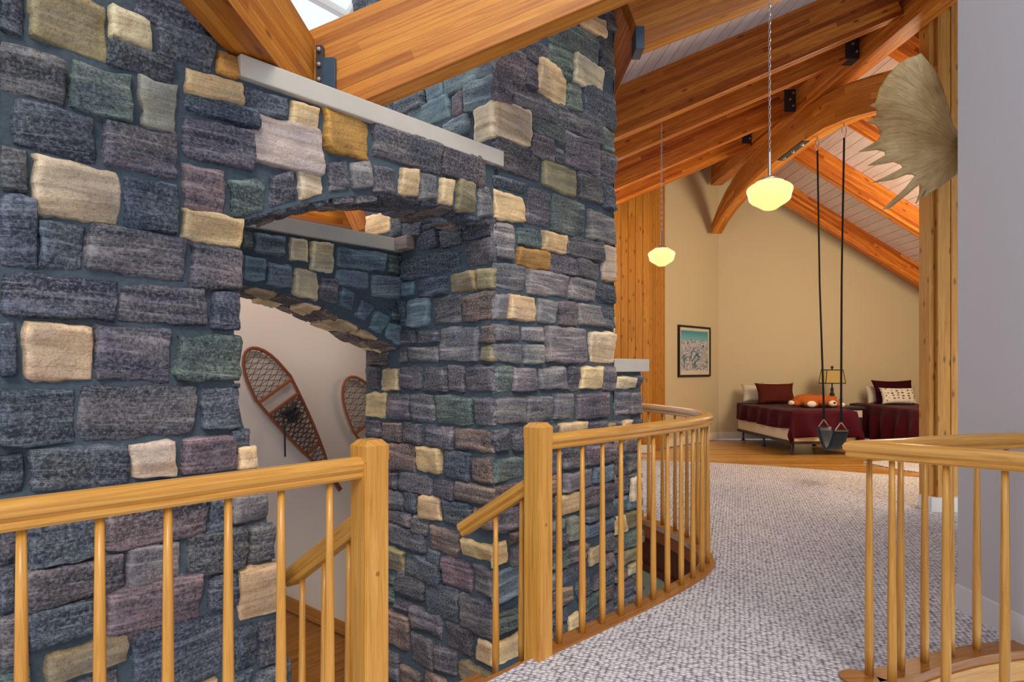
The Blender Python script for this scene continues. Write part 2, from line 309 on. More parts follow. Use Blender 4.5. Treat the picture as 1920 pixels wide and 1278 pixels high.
def beam(name, a, b_, w, h, m, parent=None, bev=0.006, up=Vector((0, 0, 1))):
    """square timber whose bottom centreline runs a -> b_"""
    a = Vector(a); b_ = Vector(b_); x = (b_-a); L = x.length; x.normalize(); y = up.cross(x).normalized(); z = x.cross(y)
    mw = Matrix.Translation(a) @ Matrix((( x.x, y.x, z.x, 0), (x.y, y.y, z.y, 0), (x.z, y.z, z.z, 0), (0, 0, 0, 1)))
    bm = bmesh.new(); add_box(bm, 0, L, -w/2, w/2, 0, h, 0, bev); 
    o = obj(name, bm, m, None, None)
    if parent is not None:
        o.parent = parent; o.matrix_parent_inverse = parent.matrix_world.inverted()
    o.matrix_world = mw; return o
def sweep(bm, path, prof, closed=False, upv=Vector((0, 0, 1))):
    """profile [(across, up)] swept on path with mitred joints, capped"""
    n = len(path); rings = []; L = uvl(bm); u = 0; us = []
    for i, p in enumerate(path):
        p = Vector(p)
        d0 = (p-Vector(path[i-1])) if i > 0 else None; d1 = (Vector(path[i+1])-p) if i < n-1 else None
        if d0 is not None: u += d0.length
        us.append(u)
        a = d0.normalized() if d0 is not None else d1.normalized(); b_ = d1.normalized() if d1 is not None else a
        t = (a+b_).normalized(); side = t.cross(upv).normalized(); uu = side.cross(t).normalized()
        k = 1/max(0.4, math.sqrt(max(0.16, (1+a.dot(b_))/2)))
        rings.append([bm.verts.new(p+side*q[0]*k+uu*q[1]) for q in prof])
    m_ = len(prof); per = [0]
    for j in range(m_):
        q0 = prof[j]; q1 = prof[(j+1) % m_]; per.append(per[-1]+math.hypot(q1[0]-q0[0], q1[1]-q0[1]))
    for i in range(n-1):
        for j in range(m_):
            f = bm.faces.new((rings[i][j], rings[i][(j+1) % m_], rings[i+1][(j+1) % m_], rings[i+1][j]))
            for lp, uvv in zip(f.loops, ((us[i], per[j]), (us[i], per[j+1]), (us[i+1], per[j+1]), (us[i+1], per[j]))): lp[L].uv = uvv
    bm.faces.new(rings[0]); bm.faces.new(list(reversed(rings[-1])))
def tube(bm, path, r, seg=8):
    path = [Vector(p) for p in path]; n = len(path); rings = []
    rr = r if isinstance(r, (list, tuple)) else [r]*n
    prev = None
    for i, p in enumerate(path):
        d = (path[min(i+1, n-1)]-path[max(i-1, 0)]).normalized()
        if prev is None:
            s = d.orthogonal().normalized()
        else:
            s = (prev-d*prev.dot(d)).normalized()
        prev = s; t = d.cross(s)
        rings.append([bm.verts.new(p+(s*math.cos(2*math.pi*k/seg)+t*math.sin(2*math.pi*k/seg))*rr[i]) for k in range(seg)])
    for i in range(n-1):
        for k in range(seg): bm.faces.new((rings[i][k], rings[i][(k+1) % seg], rings[i+1][(k+1) % seg], rings[i+1][k]))
    bm.faces.new(rings[0]); bm.faces.new(list(reversed(rings[-1])))
def lathe(bm, prof, seg=24, c=Vector((0, 0, 0))):
    L = uvl(bm); rings = []
    for r, z in prof:
        rings.append([bm.verts.new(c+Vector((r*math.cos(2*math.pi*k/seg), r*math.sin(2*math.pi*k/seg), z))) for k in range(seg)])
    for i in range(len(prof)-1):
        for k in range(seg):
            f = bm.faces.new((rings[i][k], rings[i][(k+1) % seg], rings[i+1][(k+1) % seg], rings[i+1][k]))
            for lp in f.loops:
                lp[L].uv = (lp.vert.co.z, 0.12*((k if lp.vert in (rings[i][k], rings[i+1][k]) else k+1)/seg))
    bm.faces.new(list(reversed(rings[0]))); bm.faces.new(rings[-1])
def ball(bm, c, r, seg=16, rot=None):
    rs = bmesh.ops.create_uvsphere(bm, u_segments=seg, v_segments=seg//2+2, radius=1)
    mt = Matrix.Translation(Vector(c)) @ (rot.to_4x4() if rot is not None else Matrix.Identity(4)) @ Matrix.Diagonal((r[0], r[1], r[2], 1))
    bmesh.ops.transform(bm, matrix=mt, verts=rs['verts'])
def prism(bm, pts, z0, z1, uvrot=0.0):
    """polygon of (x,y) between z0 and z1, uv = xy rotated"""
    L = uvl(bm); n = len(pts)
    a = [bm.verts.new((p[0], p[1], z0)) for p in pts]; b_ = [bm.verts.new((p[0], p[1], z1)) for p in pts]
    fs = [bm.faces.new(list(reversed(a))), bm.faces.new(b_)]
    for i in range(n): fs.append(bm.faces.new((a[i], a[(i+1) % n], b_[(i+1) % n], b_[i])))
    c, s = math.cos(uvrot), math.sin(uvrot)
    for f in fs:
        for lp in f.loops:
            q = lp.vert.co; lp[L].uv = (q.x*c+q.y*s, -q.x*s+q.y*c+q.z)
    bm.normal_update(); bmesh.ops.triangulate(bm, faces=fs[:2])

# ---------------------------------------------------------------- stone work
PAL = {'d': (0.078, 0.098, 0.122), 'p': (0.128, 0.120, 0.134), 'g': (0.115, 0.165, 0.14), 't': (0.84, 0.63, 0.37),
       'c': (0.82, 0.72, 0.52), 'b': (0.60, 0.33, 0.09), 'w': (0.60, 0.51, 0.50), 'r': (0.19, 0.14, 0.15),
       'o': (0.36, 0.30, 0.18), 'v': (0.30, 0.32, 0.29), 'n': (0.20, 0.14, 0.11), 'l': (0.225, 0.215, 0.222), 'u': (0.18, 0.27, 0.32)}
def pick_col(tan=0.10):
    x = random.random()
    if x < tan: return random.choice('tttc')
    return random.choice('ddddpppppplgnu' if random.random() < .9 else 'vro')
class Stones:
    def __init__(self, mapf, grow=.003): self.grow = grow; self.bm = bmesh.new(); self.col = self.bm.loops.layers.float_color.new('Col'); self.map = mapf
    def quad(self, q, key, h=0.026, rug=1.0, gap=0.0):
        bm = self.bm
        (ax, ay), (bx, by), (cx, cy), (dx, dy) = q   # TL TR BR BL
        w = max(abs(bx-ax), abs(cx-dx)); hh = max(abs(ay-dy), abs(by-cy))
        nu = max(4, min(18, int(w/0.022)+2)); nv = max(4, min(12, int(hh/0.022)+2))
        sd = random.random()*50; base = PAL[key]; k = random.uniform(0.8, 1.22)
        colr = tuple(c*k*random.uniform(0.94, 1.06) for c in base)+(random.random(),)
        hs = h*random.uniform(0.7, 1.25); tx = random.uniform(-.006, .006); ty = random.uniform(-.006, .006)
        rk = random.uniform(0.02, 0.26); V = []
        grid = []
        for j in range(nv+1):
            row = []
            for i in range(nu+1):
                def sp(i_, n_):
                    if i_ == 0: return -1.0
                    if i_ == n_: return 1.0
                    e = 0.008/max(w if n_ == nu else hh, 0.03)
                    return -1+2*e + (i_-1)/(n_-2)*(2-4*e) if n_ > 2 else 0
                a = sp(i, nu); b_ = sp(j, nv)
                a2 = a*math.sqrt(1-rk*b_*b_/2*(abs(b_)**3)); b2 = b_*math.sqrt(1-rk*a*a/2*(abs(a)**3))
                u_ = (a2+1)/2; v_ = (b2+1)/2
                x = (ax*(1-u_)+bx*u_)*(1-v_)+(dx*(1-u_)+cx*u_)*v_
                y = (ay*(1-u_)+by*u_)*(1-v_)+(dy*(1-u_)+cy*u_)*v_
                ed = max(abs(a), abs(b_))
                nz = noise.noise(Vector((x*14+sd, y*14, sd))); nz2 = noise.noise(Vector((x*14, y*14+sd, sd+9))); nz3 = noise.noise(Vector((x*45+sd, y*45, sd)))
                jit = 0.013*min(1, min(w, hh)/0.12) * ed**3
                x += jit*(nz+0.5*nz3); y += jit*(nz2+0.5*nz3)
                onb = i in (0, nu) or j in (0, nv)
                if onb: d = -0.004
                else:
                    d = hs + tx*a*3*min(1, w/.2) + ty*b_*3 + rug*(0.010*noise.noise(Vector((x*9+sd, y*20, sd))) + 0.004*nz3)
                    if i in (1, nu-1) or j in (1, nv-1): d -= 0.004+0.003*abs(nz3)
                    d = max(d, 0.006)
                row.append(bm.verts.new(self.map(x, y, d)))
            grid.append(row)
        for j in range(nv):
            for i in range(nu):
                f = bm.faces.new((grid[j][i], grid[j][i+1], grid[j+1][i+1], grid[j+1][i]))
                for lp, (jj, ii) in zip(f.loops, ((j, i), (j, i+1), (j+1, i+1), (j+1, i))):
                    e_ = ii in (1, nu-1) or jj in (1, nv-1); k_ = 1.55 if e_ and 0 < ii < nu and 0 < jj < nv else (.85 if ii in (0, nu) or jj in (0, nv) else 1.0)  # edge ring brightened: rim highlight painted into the vertex colour
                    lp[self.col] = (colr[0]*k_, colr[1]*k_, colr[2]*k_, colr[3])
                if 0 < i < nu-1 and 0 < j < nv-1: f.smooth = True
    def rect(self, u0, u1, v0, v1, key, **kw):
        s = min(u1-u0, v1-v0)*0.05; g = self.grow; u0 -= g; u1 += g; v0 -= g; v1 += g
        r = lambda: random.uniform(-s, s*0.5)
        self.quad(((u0-r(), v1+r()), (u1+r(), v1+r()), (u1+r(), v0-r()), (u0-r(), v0-r())), key, **kw)
def fill(st, u0, u1, v0, v1, ex, hmin=0.08, hmax=0.15, wmin=0.09, wmax=0.27, gap=0.012, tan=0.10, clip=None):
    v = v0
    while v < v1-0.03:
        hh = min(random.uniform(hmin, hmax), v1-v)
        if v1-(v+hh) < hmin*0.6: hh = v1-v
        a, b_ = v+gap/2, v+hh-gap/2
        occ = sorted([(e[0]-gap, e[1]+gap) for e in ex if e[2] < b_-0.015 and e[3] > a+0.015])
        free = []; cur = u0
        for o0, o1 in occ:
            if o0 > cur: free.append((cur, min(o0, u1)))
            cur = max(cur, o1)
        if cur < u1: free.append((cur, u1))
        for f0, f1 in free:
            x = f0
            while f1-x > 0.035:
                w = random.uniform(wmin, wmax)
                if f1-(x+w) < wmin: w = f1-x
                w = min(w, f1-x, wmax*1.3)
                if clip is None or clip(x+w/2, (a+b_)/2): st.rect(x+gap/2, x+w-gap/2, a, b_, pick_col(tan))
                x += w
        v += hh
def digit(st, lst, conv, on, snap=None, h=0.026):
    ex = []
    for (x0, x1, yt, yb, c) in lst:
        x0, yt = conv(x0, yt); x1, yb = conv(x1, yb); xm = (x0+x1)/2
        u0 = on(x0, 0)[0]; u1 = on(x1, 0)[0]
        if u0 > u1: u0, u1 = u1, u0
        zt = on(xm, yt)[1]; zb = on(xm, yb)[1]
        if snap and abs(u0-snap) < 0.03: u0 = snap-0.012
        st.rect(u0, u1, zb, zt, c, h=h); ex.append((u0, u1, zb, zt))
    return ex
c1 = lambda x, y: (x/1.997, y/1.997)
c2 = lambda x, y: (560+x/1.997, y/1.997)
c5 = lambda x, y: (640+x/2.003, 640+y/2.003)
c3 = lambda x, y: (440+x/3.692, 360+y/3.692)
px = lambda x, y: (x, y)
PF, SJ = 2.30, 2.32          # front wall plane, jamb plane
onF = lambda x, y: onp(x, y, PF)
onJ = lambda x, y: ons(x, y, SJ)
PB = 3.13
onB = lambda x, y: onp(x, y, PB)
L1 = [(0,82,-40,125,'d'),(100,385,-20,190,'o'),(405,568,55,165,'c'),(500,770,15,110,'d'),(0,240,195,365,'p'),(400,640,195,275,'d'),(585,795,120,240,'d'),
(810,893,200,290,'b'),(270,495,255,440,'g'),(520,657,305,485,'v'),(690,900,285,370,'t'),(695,960,375,450,'d'),(685,945,465,610,'p'),(915,1070,350,430,'d'),
(1085,1187,395,480,'t'),(945,1195,455,635,'w'),(1208,1375,430,585,'b'),(40,350,410,575,'d'),(385,665,490,645,'p'),(0,95,555,710,'p'),(115,445,608,825,'c'),
(470,660,675,870,'d'),(680,838,630,790,'r'),(680,903,803,910,'t'),(0,135,735,1000,'d'),(145,305,842,1005,'d'),(320,690,868,1035,'p'),(710,900,925,1080,'p'),
(0,430,1035,1195,'d'),(450,768,1070,1210,'p'),(790,892,1095,1235,'d')]
L2 = [(0,28,605,705,'d'),(46,168,608,714,'t'),(180,314,612,715,'p'),(330,450,625,713,'g'),(0,140,725,832,'d'),(148,366,723,820,'p'),(378,447,725,803,'d'),(434,467,806,832,'d'),
(0,41,852,922,'d'),(56,241,838,915,'d'),(246,325,828,895,'c'),(340,444,820,885,'r'),(446,480,838,876,'t'),(435,500,920,975,'l'),(392,433,930,995,'d'),(195,387,935,1020,'r'),(50,175,968,1053,'d'),
(0,29,980,1057,'p'),(237,335,1018,1097,'l'),(350,457,995,1072,'p'),(465,511,985,1050,'p'),(52,230,1050,1125,'p'),(0,25,1065,1142,'d'),(202,378,1090,1185,'r'),(392,442,1077,1140,'d'),
(444,520,1060,1155,'t'),(52,175,1130,1200,'d'),(85,237,1207,1258,'o'),(250,420,1165,1290,'d'),(440,478,1172,1250,'d'),(484,524,1162,1240,'p'),(0,50,1150,1240,'p'),(125,215,1268,1330,'p'),(0,55,1250,1330,'g'),(478,545,1250,1330,'d'),(425,470,1262,1330,'d'),
(436,447,722,723,'d'),(460,505,885,912,'d'),(250,330,903,935,'d')]
L3 = [(530,690,565,680,'p'),(275,525,500,620,'p')]
VOU = [((425,338),(497,335),(497,400),(430,410),'g'),((499,330),(547,318),(556,378),(504,393),'p'),((551,308),(600,308),(607,365),(561,378),'c'),((608,305),(648,300),(655,355),(614,364),'p'),
((653,300),(692,300),(694,355),(659,358),'l'),((697,305),(742,315),(738,365),(698,362),'p'),((747,312),(780,318),(782,372),(746,368),'t'),((788,322),(818,328),(815,378),(784,374),'l'),
((822,330),(850,338),(846,390),(819,382),'t'),((855,335),(893,342),(890,402),(852,395),'o'),((896,345),(918,352),(920,408),(893,405),'l')]
def front_map(u, v, h): return Vector((u, PF-h, v))
st = Stones(front_map, .007)
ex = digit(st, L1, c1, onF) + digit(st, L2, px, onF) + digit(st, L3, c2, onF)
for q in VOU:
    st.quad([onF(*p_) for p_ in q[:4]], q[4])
CAPB = 2.375
# extension of the left pier beyond the frame, above and below it
exu = [(0.0, 3.0, 0.2, 2.9)]
fill(st, -0.7, 0.275, -1.2, 3.6, [], 0.14, 0.24, 0.18, 0.42, 0.03)
fill(st, 0.29, 0.93, 2.62, 3.6, [e for e in ex if e[3] > 2.4], 0.12, 0.2, 0.15, 0.35, 0.03)
fill(st, 0.29, 1.15, -1.2, 0.20, [e for e in ex if e[2] < 0.35], 0.12, 0.2, 0.15, 0.35, 0.03)
small = [(0.97, 1.02, 1.0, 1.3)]
# intrados profiles (s, z)
AR = [(0.955, 1.80), (0.968, 1.842), (1.09, 1.90), (1.209, 1.952), (1.37, 2.015), (1.548, 2.062), (1.68, 2.088), (1.80, 2.098), (1.92, 2.10), (2.03, 2.098), (2.16, 2.093), (2.32, 2.085)]
AB = [(0.90, 1.75), (1.10, 1.752), (1.333, 1.728), (1.49, 1.707), (1.637, 1.676), (1.79, 1.635), (1.93, 1.578), (2.06, 1.524), (2.19, 1.47), (2.32, 1.415)]
# front masonry body (mortar): left pier with flared foot + arch spandrel, as one solid
bm = bmesh.new()
FL = [(0.955, 1.80), (0.955, 1.25), (0.985, 1.1), (1.04, 0.93), (1.07, 0.80), (1.09, 0.62), (1.115, 0.45), (1.15, 0.25), (1.19, 0.0), (1.20, -1.2)]
def extrude_profile(bm, pts, p0, p1):
    a = [bm.verts.new((s, p0, z)) for s, z in pts]; b_ = [bm.verts.new((s, p1, z)) for s, z in pts]
    fs = [bm.faces.new(a), bm.faces.new(list(reversed(b_)))]; n = len(pts)
    for i in range(n): bm.faces.new((a[i], b_[i], b_[(i+1) % n], a[(i+1) % n]))
    bm.normal_update(); bmesh.ops.triangulate(bm, faces=fs)
body = [(-0.7, -1.2), (-0.7, 3.6), (0.93, 3.6), (0.93, CAPB), (SJ+.03, CAPB), (SJ+.03, 2.085)] + list(reversed(AR))[1:] + FL[1:]
extrude_profile(bm, body, PF, PF+0.35)
wall_left = obj('wall_left', bm, M['mortar'], None, ROT); struct(wall_left)
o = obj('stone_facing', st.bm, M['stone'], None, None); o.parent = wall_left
# soffit stones of the front arch
def soffit(name, prof, p0, p1, parent, rows=2, keys='nnpdd', step=0.10):
    cum = [0]
    for i in range(1, len(prof)): cum.append(cum[-1]+math.hypot(prof[i][0]-prof[i-1][0], prof[i][1]-prof[i-1][1]))
    def at(t):
        t = max(0, min(cum[-1], t))
        for i in range(1, len(prof)):
            if t <= cum[i] or i == len(prof)-1:
                f = (t-cum[i-1])/max(1e-6, cum[i]-cum[i-1]); a = prof[i-1]; b_ = prof[i]
                dx, dz = b_[0]-a[0], b_[1]-a[1]; L_ = math.hypot(dx, dz)
                return a[0]+dx*f, a[1]+dz*f, dz/L_, -dx/L_
    def mp(u, v, h):
        s, z, nx, nz = at(u); return Vector((s+nx*h, v, z+nz*h))
    s_ = Stones(mp); t = 0.02
    while t < cum[-1]-0.03:
        w = min(random.uniform(step*.8, step*1.3), cum[-1]-t)
        pm = p0+(p1-p0)*random.uniform(.35, .65)
        for a, b_ in ((p0+.0, pm-.005), (pm+.005, p1)):
            s_.quad(((t, b_), (t+w-.01, b_), (t+w-.01, a), (t, a)), random.choice(keys), h=0.016)
        t += w
    o_ = obj(name, s_.bm, M['stone'], None, None); o_.parent = parent; return o_
soffit('arch_soffit', AR[1:], PF, PF+.35, wall_left)

# ---- right pillar (front face + jamb/side face + stub)
R2 = [(1050,1140,55,130,'t'),(935,1110,95,205,'g'),(1113,1175,140,275,'d'),(805,923,145,235,'p'),(930,1015,165,290,'g'),(745,835,185,300,'p'),(840,885,225,335,'p'),(1020,1138,225,340,'c'),(887,998,245,375,'t'),
(1000,1055,300,415,'g'),(1060,1175,335,475,'d'),(740,800,290,400,'p'),(803,925,315,435,'p'),(927,968,375,465,'d'),(970,1125,415,515,'p'),(1127,1180,485,565,'g'),(742,860,395,540,'c'),(864,990,445,525,'g'),(862,952,510,600,'p'),
(953,990,550,615,'d'),(993,1115,510,635,'p'),(1100,1180,570,680,'p'),(742,903,545,665,'p'),(905,1032,615,720,'o'),(1038,1135,650,755,'p'),(1137,1180,695,790,'d'),(742,840,675,715,'d'),(845,937,705,850,'p'),(740,838,722,832,'t'),
(940,1070,740,880,'g'),(1075,1180,795,905,'l'),(812,905,855,925,'g'),(908,998,872,945,'t'),(1000,1130,888,970,'p'),(737,798,838,975,'l'),(812,930,932,1003,'b'),(932,1035,955,1030,'p'),(1037,1125,975,1048,'p'),(1130,1178,917,1055,'c'),
(738,838,990,1085,'l'),(850,1000,1018,1108,'l'),(1003,1108,1042,1128,'l'),(1112,1175,1063,1140,'d'),(737,776,1100,1200,'l'),(780,883,1102,1203,'t'),(887,963,1118,1210,'l'),(967,1040,1130,1220,'r'),(1043,1128,1135,1222,'l'),(1130,1178,1150,1230,'d')]
R1 = [(930,974,608,640,'l'),(977,1016,612,640,'l'),(1019,1100,613,681,'l'),(930,974,643,681,'l'),(979,1016,644,682,'l'),(1103,1151,621,681,'c')]
R5 = [(577,635,92,190,'g'),(638,733,95,190,'l'),(738,840,92,185,'l'),(843,890,90,185,'p'),(893,973,92,182,'t'),(976,1022,90,185,'p'),
(572,680,207,305,'l'),(684,790,205,303,'l'),(793,872,197,295,'l'),(876,1000,192,288,'p'),(572,628,325,410,'p'),(633,715,322,410,'p'),(718,808,315,410,'p'),(812,922,302,338,'t'),(926,985,297,325,'p'),
(577,680,432,520,'g'),(687,745,428,510,'p'),(1085,1125,510,600,'c'),(925,975,770,835,'t'),(850,895,1020,1100,'t'),(577,620,748,835,'t'),(577,675,845,965,'u'),(577,672,1108,1200,'t'),(680,710,605,690,'c'),(845,900,655,745,'v')]
SR = onF(1150, 690)[0]
st = Stones(front_map)
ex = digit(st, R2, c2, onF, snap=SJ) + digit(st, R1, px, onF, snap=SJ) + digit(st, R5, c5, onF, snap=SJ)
fill(st, SJ-.01, SR, 2.98+.25, 4.6, [e for e in ex if e[3] > 3.0], 0.10, 0.2, .12, .35)
fill(st, SJ-.01, SR, 2.4, 3.25, ex, 0.09, 0.16, .10, .3)
fill(st, SJ-.01, SR, -2.0, 0.95, ex, 0.085, 0.15, .12, .3, tan=.03)
# jamb / side face
J3 = [(920,1080,140,300,'t'),(1090,1160,170,310,'d'),(1165,1310,195,318,'d'),(1315,1385,220,280,'d'),(1270,1425,268,400,'d'),(1440,1582,258,385,'d'),(1165,1360,445,600,'d'),(1380,1568,415,560,'d'),(1600,1800,335,500,'p'),(1600,1800,205,322,'p'),(1165,1250,620,720,'u'),
(1280,1475,592,720,'d'),(1500,1688,552,690,'o'),(1695,1805,525,670,'o'),(1150,1195,750,930,'d'),(1205,1360,732,930,'u'),(1378,1590,718,918,'p'),(1602,1803,697,900,'n'),(1145,1265,952,1050,'p'),(1277,1420,948,1050,'p'),(1428,1700,932,1172,'l'),
(1708,1805,922,1048,'n'),(1708,1805,1058,1172,'o'),(1145,1213,1072,1180,'p'),(1218,1420,1068,1182,'p')]
J5 = [(105,180,35,90,'n'),(153,225,98,183,'t'),(100,148,95,180,'p'),(232,305,92,185,'p'),(310,400,95,188,'p'),(404,473,88,192,'p'),(480,574,88,190,'p'),(100,175,190,285,'t'),(180,268,192,295,'p'),(272,355,197,303,'p'),(362,503,200,310,'g'),(510,572,208,318,'p'),
(97,152,292,362,'p'),(157,232,300,375,'n'),(236,310,303,380,'p'),(316,430,314,400,'p'),(436,572,327,413,'n'),(180,282,380,485,'n'),(288,383,392,492,'t'),(390,495,405,520,'d'),(500,574,432,530,'n'),(165,218,485,550,'p'),(222,345,494,570,'p'),(349,430,517,590,'p'),
(436,574,532,610,'n'),(170,236,557,630,'p'),(240,292,562,638,'d'),(298,380,577,668,'t'),(386,495,597,690,'d'),(500,574,622,700,'n'),(170,268,635,688,'p'),(275,330,652,725,'p'),(336,448,700,795,'n'),(170,320,695,770,'p'),(327,375,778,830,'d'),(165,243,775,860,'o'),
(250,378,805,895,'d'),(387,496,812,930,'r'),(455,572,750,815,'t'),(502,572,842,950,'l'),(165,208,865,905,'d'),(165,207,912,975,'g'),(213,320,868,955,'p'),(324,445,908,1042,'d'),(450,572,958,1100,'p'),(210,270,962,1005,'p'),(165,262,1015,1145,'n'),
(270,380,1002,1095,'p'),(398,498,1062,1165,'p'),(264,355,1105,1215,'p'),(512,572,1122,1205,'t'),(360,440,1150,1240,'p'),(165,218,1155,1265,'p'),(222,305,1222,1320,'n'),(445,570,1210,1300,'o'),(315,400,1245,1330,'n')]
J2 = [(680,738,215,290,'u'),(552,678,245,338,'u'),(482,550,290,388,'u'),(355,478,332,430,'d'),(632,738,300,405,'u'),(578,628,350,430,'l'),(417,572,385,468,'u'),(657,738,392,530,'c'),(537,642,445,520,'u'),(300,350,395,440,'d')]  # teal shaft stones: the skylight's blue cast is put into their colour
sj = Stones(lambda u, v, h: Vector((SJ-h, u, v)))
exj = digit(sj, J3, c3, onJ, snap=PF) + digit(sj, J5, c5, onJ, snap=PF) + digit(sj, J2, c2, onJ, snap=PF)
fill(sj, PF-.01, 3.62, 2.42, 4.6, exj, 0.10, 0.17, .14, .32)
fill(sj, PF-.01, 3.5, -2.0, 0.0, exj, 0.10, 0.16, .14, .3, tan=.05)
fill(sj, 2.66, 3.1, 2.1, 2.42, exj, 0.10, 0.16, .14, .3)
sr = Stones(lambda u, v, h: Vector((SR+h, u, v)))
fill(sr, PF-.01, 3.5, -1.0, 4.6, [], 0.10, 0.17, .14, .32)
pil = empty('stone_pillar', SP((SJ+SR)/2, 2.9, -2.0), 'tall grey fieldstone chimney pillar with scattered tan stones rising to the roof', 'pillar')
pinv = pil.matrix_world.inverted()
bm = bmesh.new(); add_box(bm, SJ, SR, PF, 3.5, -2.0, 4.6)
def under(o_): o_.parent = pil; o_.matrix_parent_inverse = pinv; o_.matrix_world = ROT; return o_
under(obj('mortar_core', bm, M['mortar']))
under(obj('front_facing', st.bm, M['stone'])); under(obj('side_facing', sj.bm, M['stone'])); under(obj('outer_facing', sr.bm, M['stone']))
# stub wall with its own cap right of the pillar
PS = PF+0.03
onS = lambda x, y: onp(x, y, PS)
ss = Stones(lambda u, v, h: Vector((u, PS-h, v)))
SE = onS(1201, 700)[0]
exs = digit(ss, [(1025,1095,132,178,'c'),(1098,1124,128,165,'d'),(1027,1073,190,278,'l'),(1077,1124,190,270,'l')], c5, onS)
fill(ss, SR+.01, SE, -1.5, 1.27, exs, 0.09, 0.15, .09, .22)
se = Stones(lambda u, v, h: Vector((SE+h, u, v))); fill(se, PS, PS+.9, -1.5, 1.27, [], .09, .15, .12, .26)
bm = bmesh.new(); add_box(bm, SR-.02, SE, PS, PS+0.9, -1.5, 1.275)
stub = empty('stone_ledge', SP(SE-.1, PS+.3, -1.5), 'low stone ledge with pale limestone top at the right foot of the tall pillar', 'ledge')
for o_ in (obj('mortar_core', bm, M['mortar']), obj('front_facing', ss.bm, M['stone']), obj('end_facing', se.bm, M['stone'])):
    o_.parent = stub; o_.matrix_parent_inverse = stub.matrix_world.inverted(); o_.matrix_world = ROT
o_ = box_obj('capstone', M['lime'], SR-.0, onS(1211, 690)[0], PS-.03, PS+.93, 1.275, 1.365, bev=0.006)
o_.parent = stub; o_.matrix_parent_inverse = stub.matrix_world.inverted(); o_.matrix_world = ROT
# ---- caps and back arch
o = box_obj('capstone', M['lime'], 0.965, onp(944, 300, PF-.03)[0], PF-.035, PF+.37, CAPB, 2.457, bev=0.006, mw=ROT)
tag(o, 'long pale limestone cap lying on the front stone arch', 'capstone')
B3 = [(50,120,258,390,'g'),(128,350,293,440,'u'),(372,508,315,480,'c'),(510,683,340,555,'c'),(62,210,445,615,'u'),(215,390,492,660,'u'),(702,1040,400,535,'u'),(1052,1150,435,570,'g'),(702,912,545,655,'u'),(945,1158,578,740,'u')]
BV = [((415,535),(560,560),(555,745),(405,700),'c'),((600,590),(700,605),(695,770),(575,740),'l'),((735,650),(825,700),(800,820),(705,775),'u'),((860,745),(950,800),(900,890),(830,850),'u'),((965,820),(1060,870),(1000,985),(925,930),'u'),((1075,800),(1150,770),(1145,900),(1075,880),'d'),((1060,910),(1145,920),(1145,1060),(1040,1000),'u')]
sb = Stones(lambda u, v, h: Vector((u, PB-h, v)))
exb = digit(sb, B3, c3, onB)
for q in BV:
    mx_ = sum(p_[0] for p_ in q[:4])/4; my_ = sum(p_[1] for p_ in q[:4])/4
    sb.quad([onB(*c3(mx_+(p_[0]-mx_)*1.13, my_+(p_[1]-my_)*1.13)) for p_ in q[:4]], q[4])
for i in range(5): fill(sb, 0.6, 1.3, 1.76, 2.0, exb, .1, .12, .12, .25); break
bm = bmesh.new()
bodyb = [(0.6, -1.2), (0.6, 2.02), (SJ-.01, 2.02)] + list(reversed(AB)) + [(0.9, -1.2)]
extrude_profile(bm, bodyb, PB, PB+0.37)
wb = struct(obj('wall_stairwell', bm, M['mortar'], None, ROT))
o = obj('stone_facing', sb.bm, M['stone']); o.parent = wb
soffit('arch_soffit', AB[1:], PB, PB+.37, wb, keys='nnnto', step=0.12)
o = box_obj('capstone', M['lime'], 0.6, onp(755, 460, PB-.03)[0], PB-.035, PB+.4, 2.02, 2.10, bev=0.006, mw=ROT)
tag(o, 'shaded limestone cap on the lower stone arch seen through the opening', 'capstone')
bm = bmesh.new(); add_box(bm, SJ-.07, SJ-.001, PB-.16, PB-.037, 2.02, 2.10, bev=0.012)
o = obj('corner_block', bm, M['stone'], None, ROT); 
ca = o.data.color_attributes.new('Col', 'FLOAT_COLOR', 'CORNER')
for d in ca.data: d.color = (0.5, 0.38, 0.32, .3)
tag(o, 'small rough stone at the right end of the shaded limestone cap', 'stone')

# ---------------------------------------------------------------- back of stairwell
PW = 4.4
struct(box_obj('wall_back', M['wallpink'], -0.4, 4.2, PW, PW+.15, -2.6, 2.4, mw=ROT))
bm = bmesh.new(); add_box(bm, -0.2, 3.6, PW-.03, PW, -2.6, -1.0)
# wood panel below the sloping skirt
a = onp(470, 1108, PW-.03); b_ = onp(725, 1222, PW-.03)
bm.free(); bm = bmesh.new()
L_ = uvl(bm)
pts = [(a[0], a[1]), (b_[0], b_[1]), (b_[0], -2.6), (a[0], -2.6)]
extrude_profile(bm, pts, PW-.03, PW+.01)
for f in bm.faces:
    for lp in f.loops: lp[L_].uv = (lp.vert.co.x, lp.vert.co.z)
struct(obj('trim_1', bm, M['oak_dark'], None, ROT))
o = beam('trim_2', SP(a[0], PW-.04, a[1]-.02), SP(b_[0], PW-.04, b_[1]-.02), 0.05, 0.09, M['oak_dark']); struct(o)
# timber seen over the back cap
o = beam('wall_beam', SP(0.7, 4.3, 2.42), SP(3.0, 4.3, 2.42), 0.12, 0.5, M['fir']); tag(o, 'orange timber beam glimpsed through the stone arch gap', 'beam')
o = beam('diagonal_brace', P(668, 440, 4.6), P(615, 330, 4.6), 0.1, 0.16, M['fir_red']); tag(o, 'dark red timber brace glimpsed through the stone arch gap', 'brace')
bm = bmesh.new(); add_box(bm, 0.9, 4.2, 1.9, 6.5, -2.75, -2.65); struct(obj('floor_lower', bm, M['floor'], None, ROT))

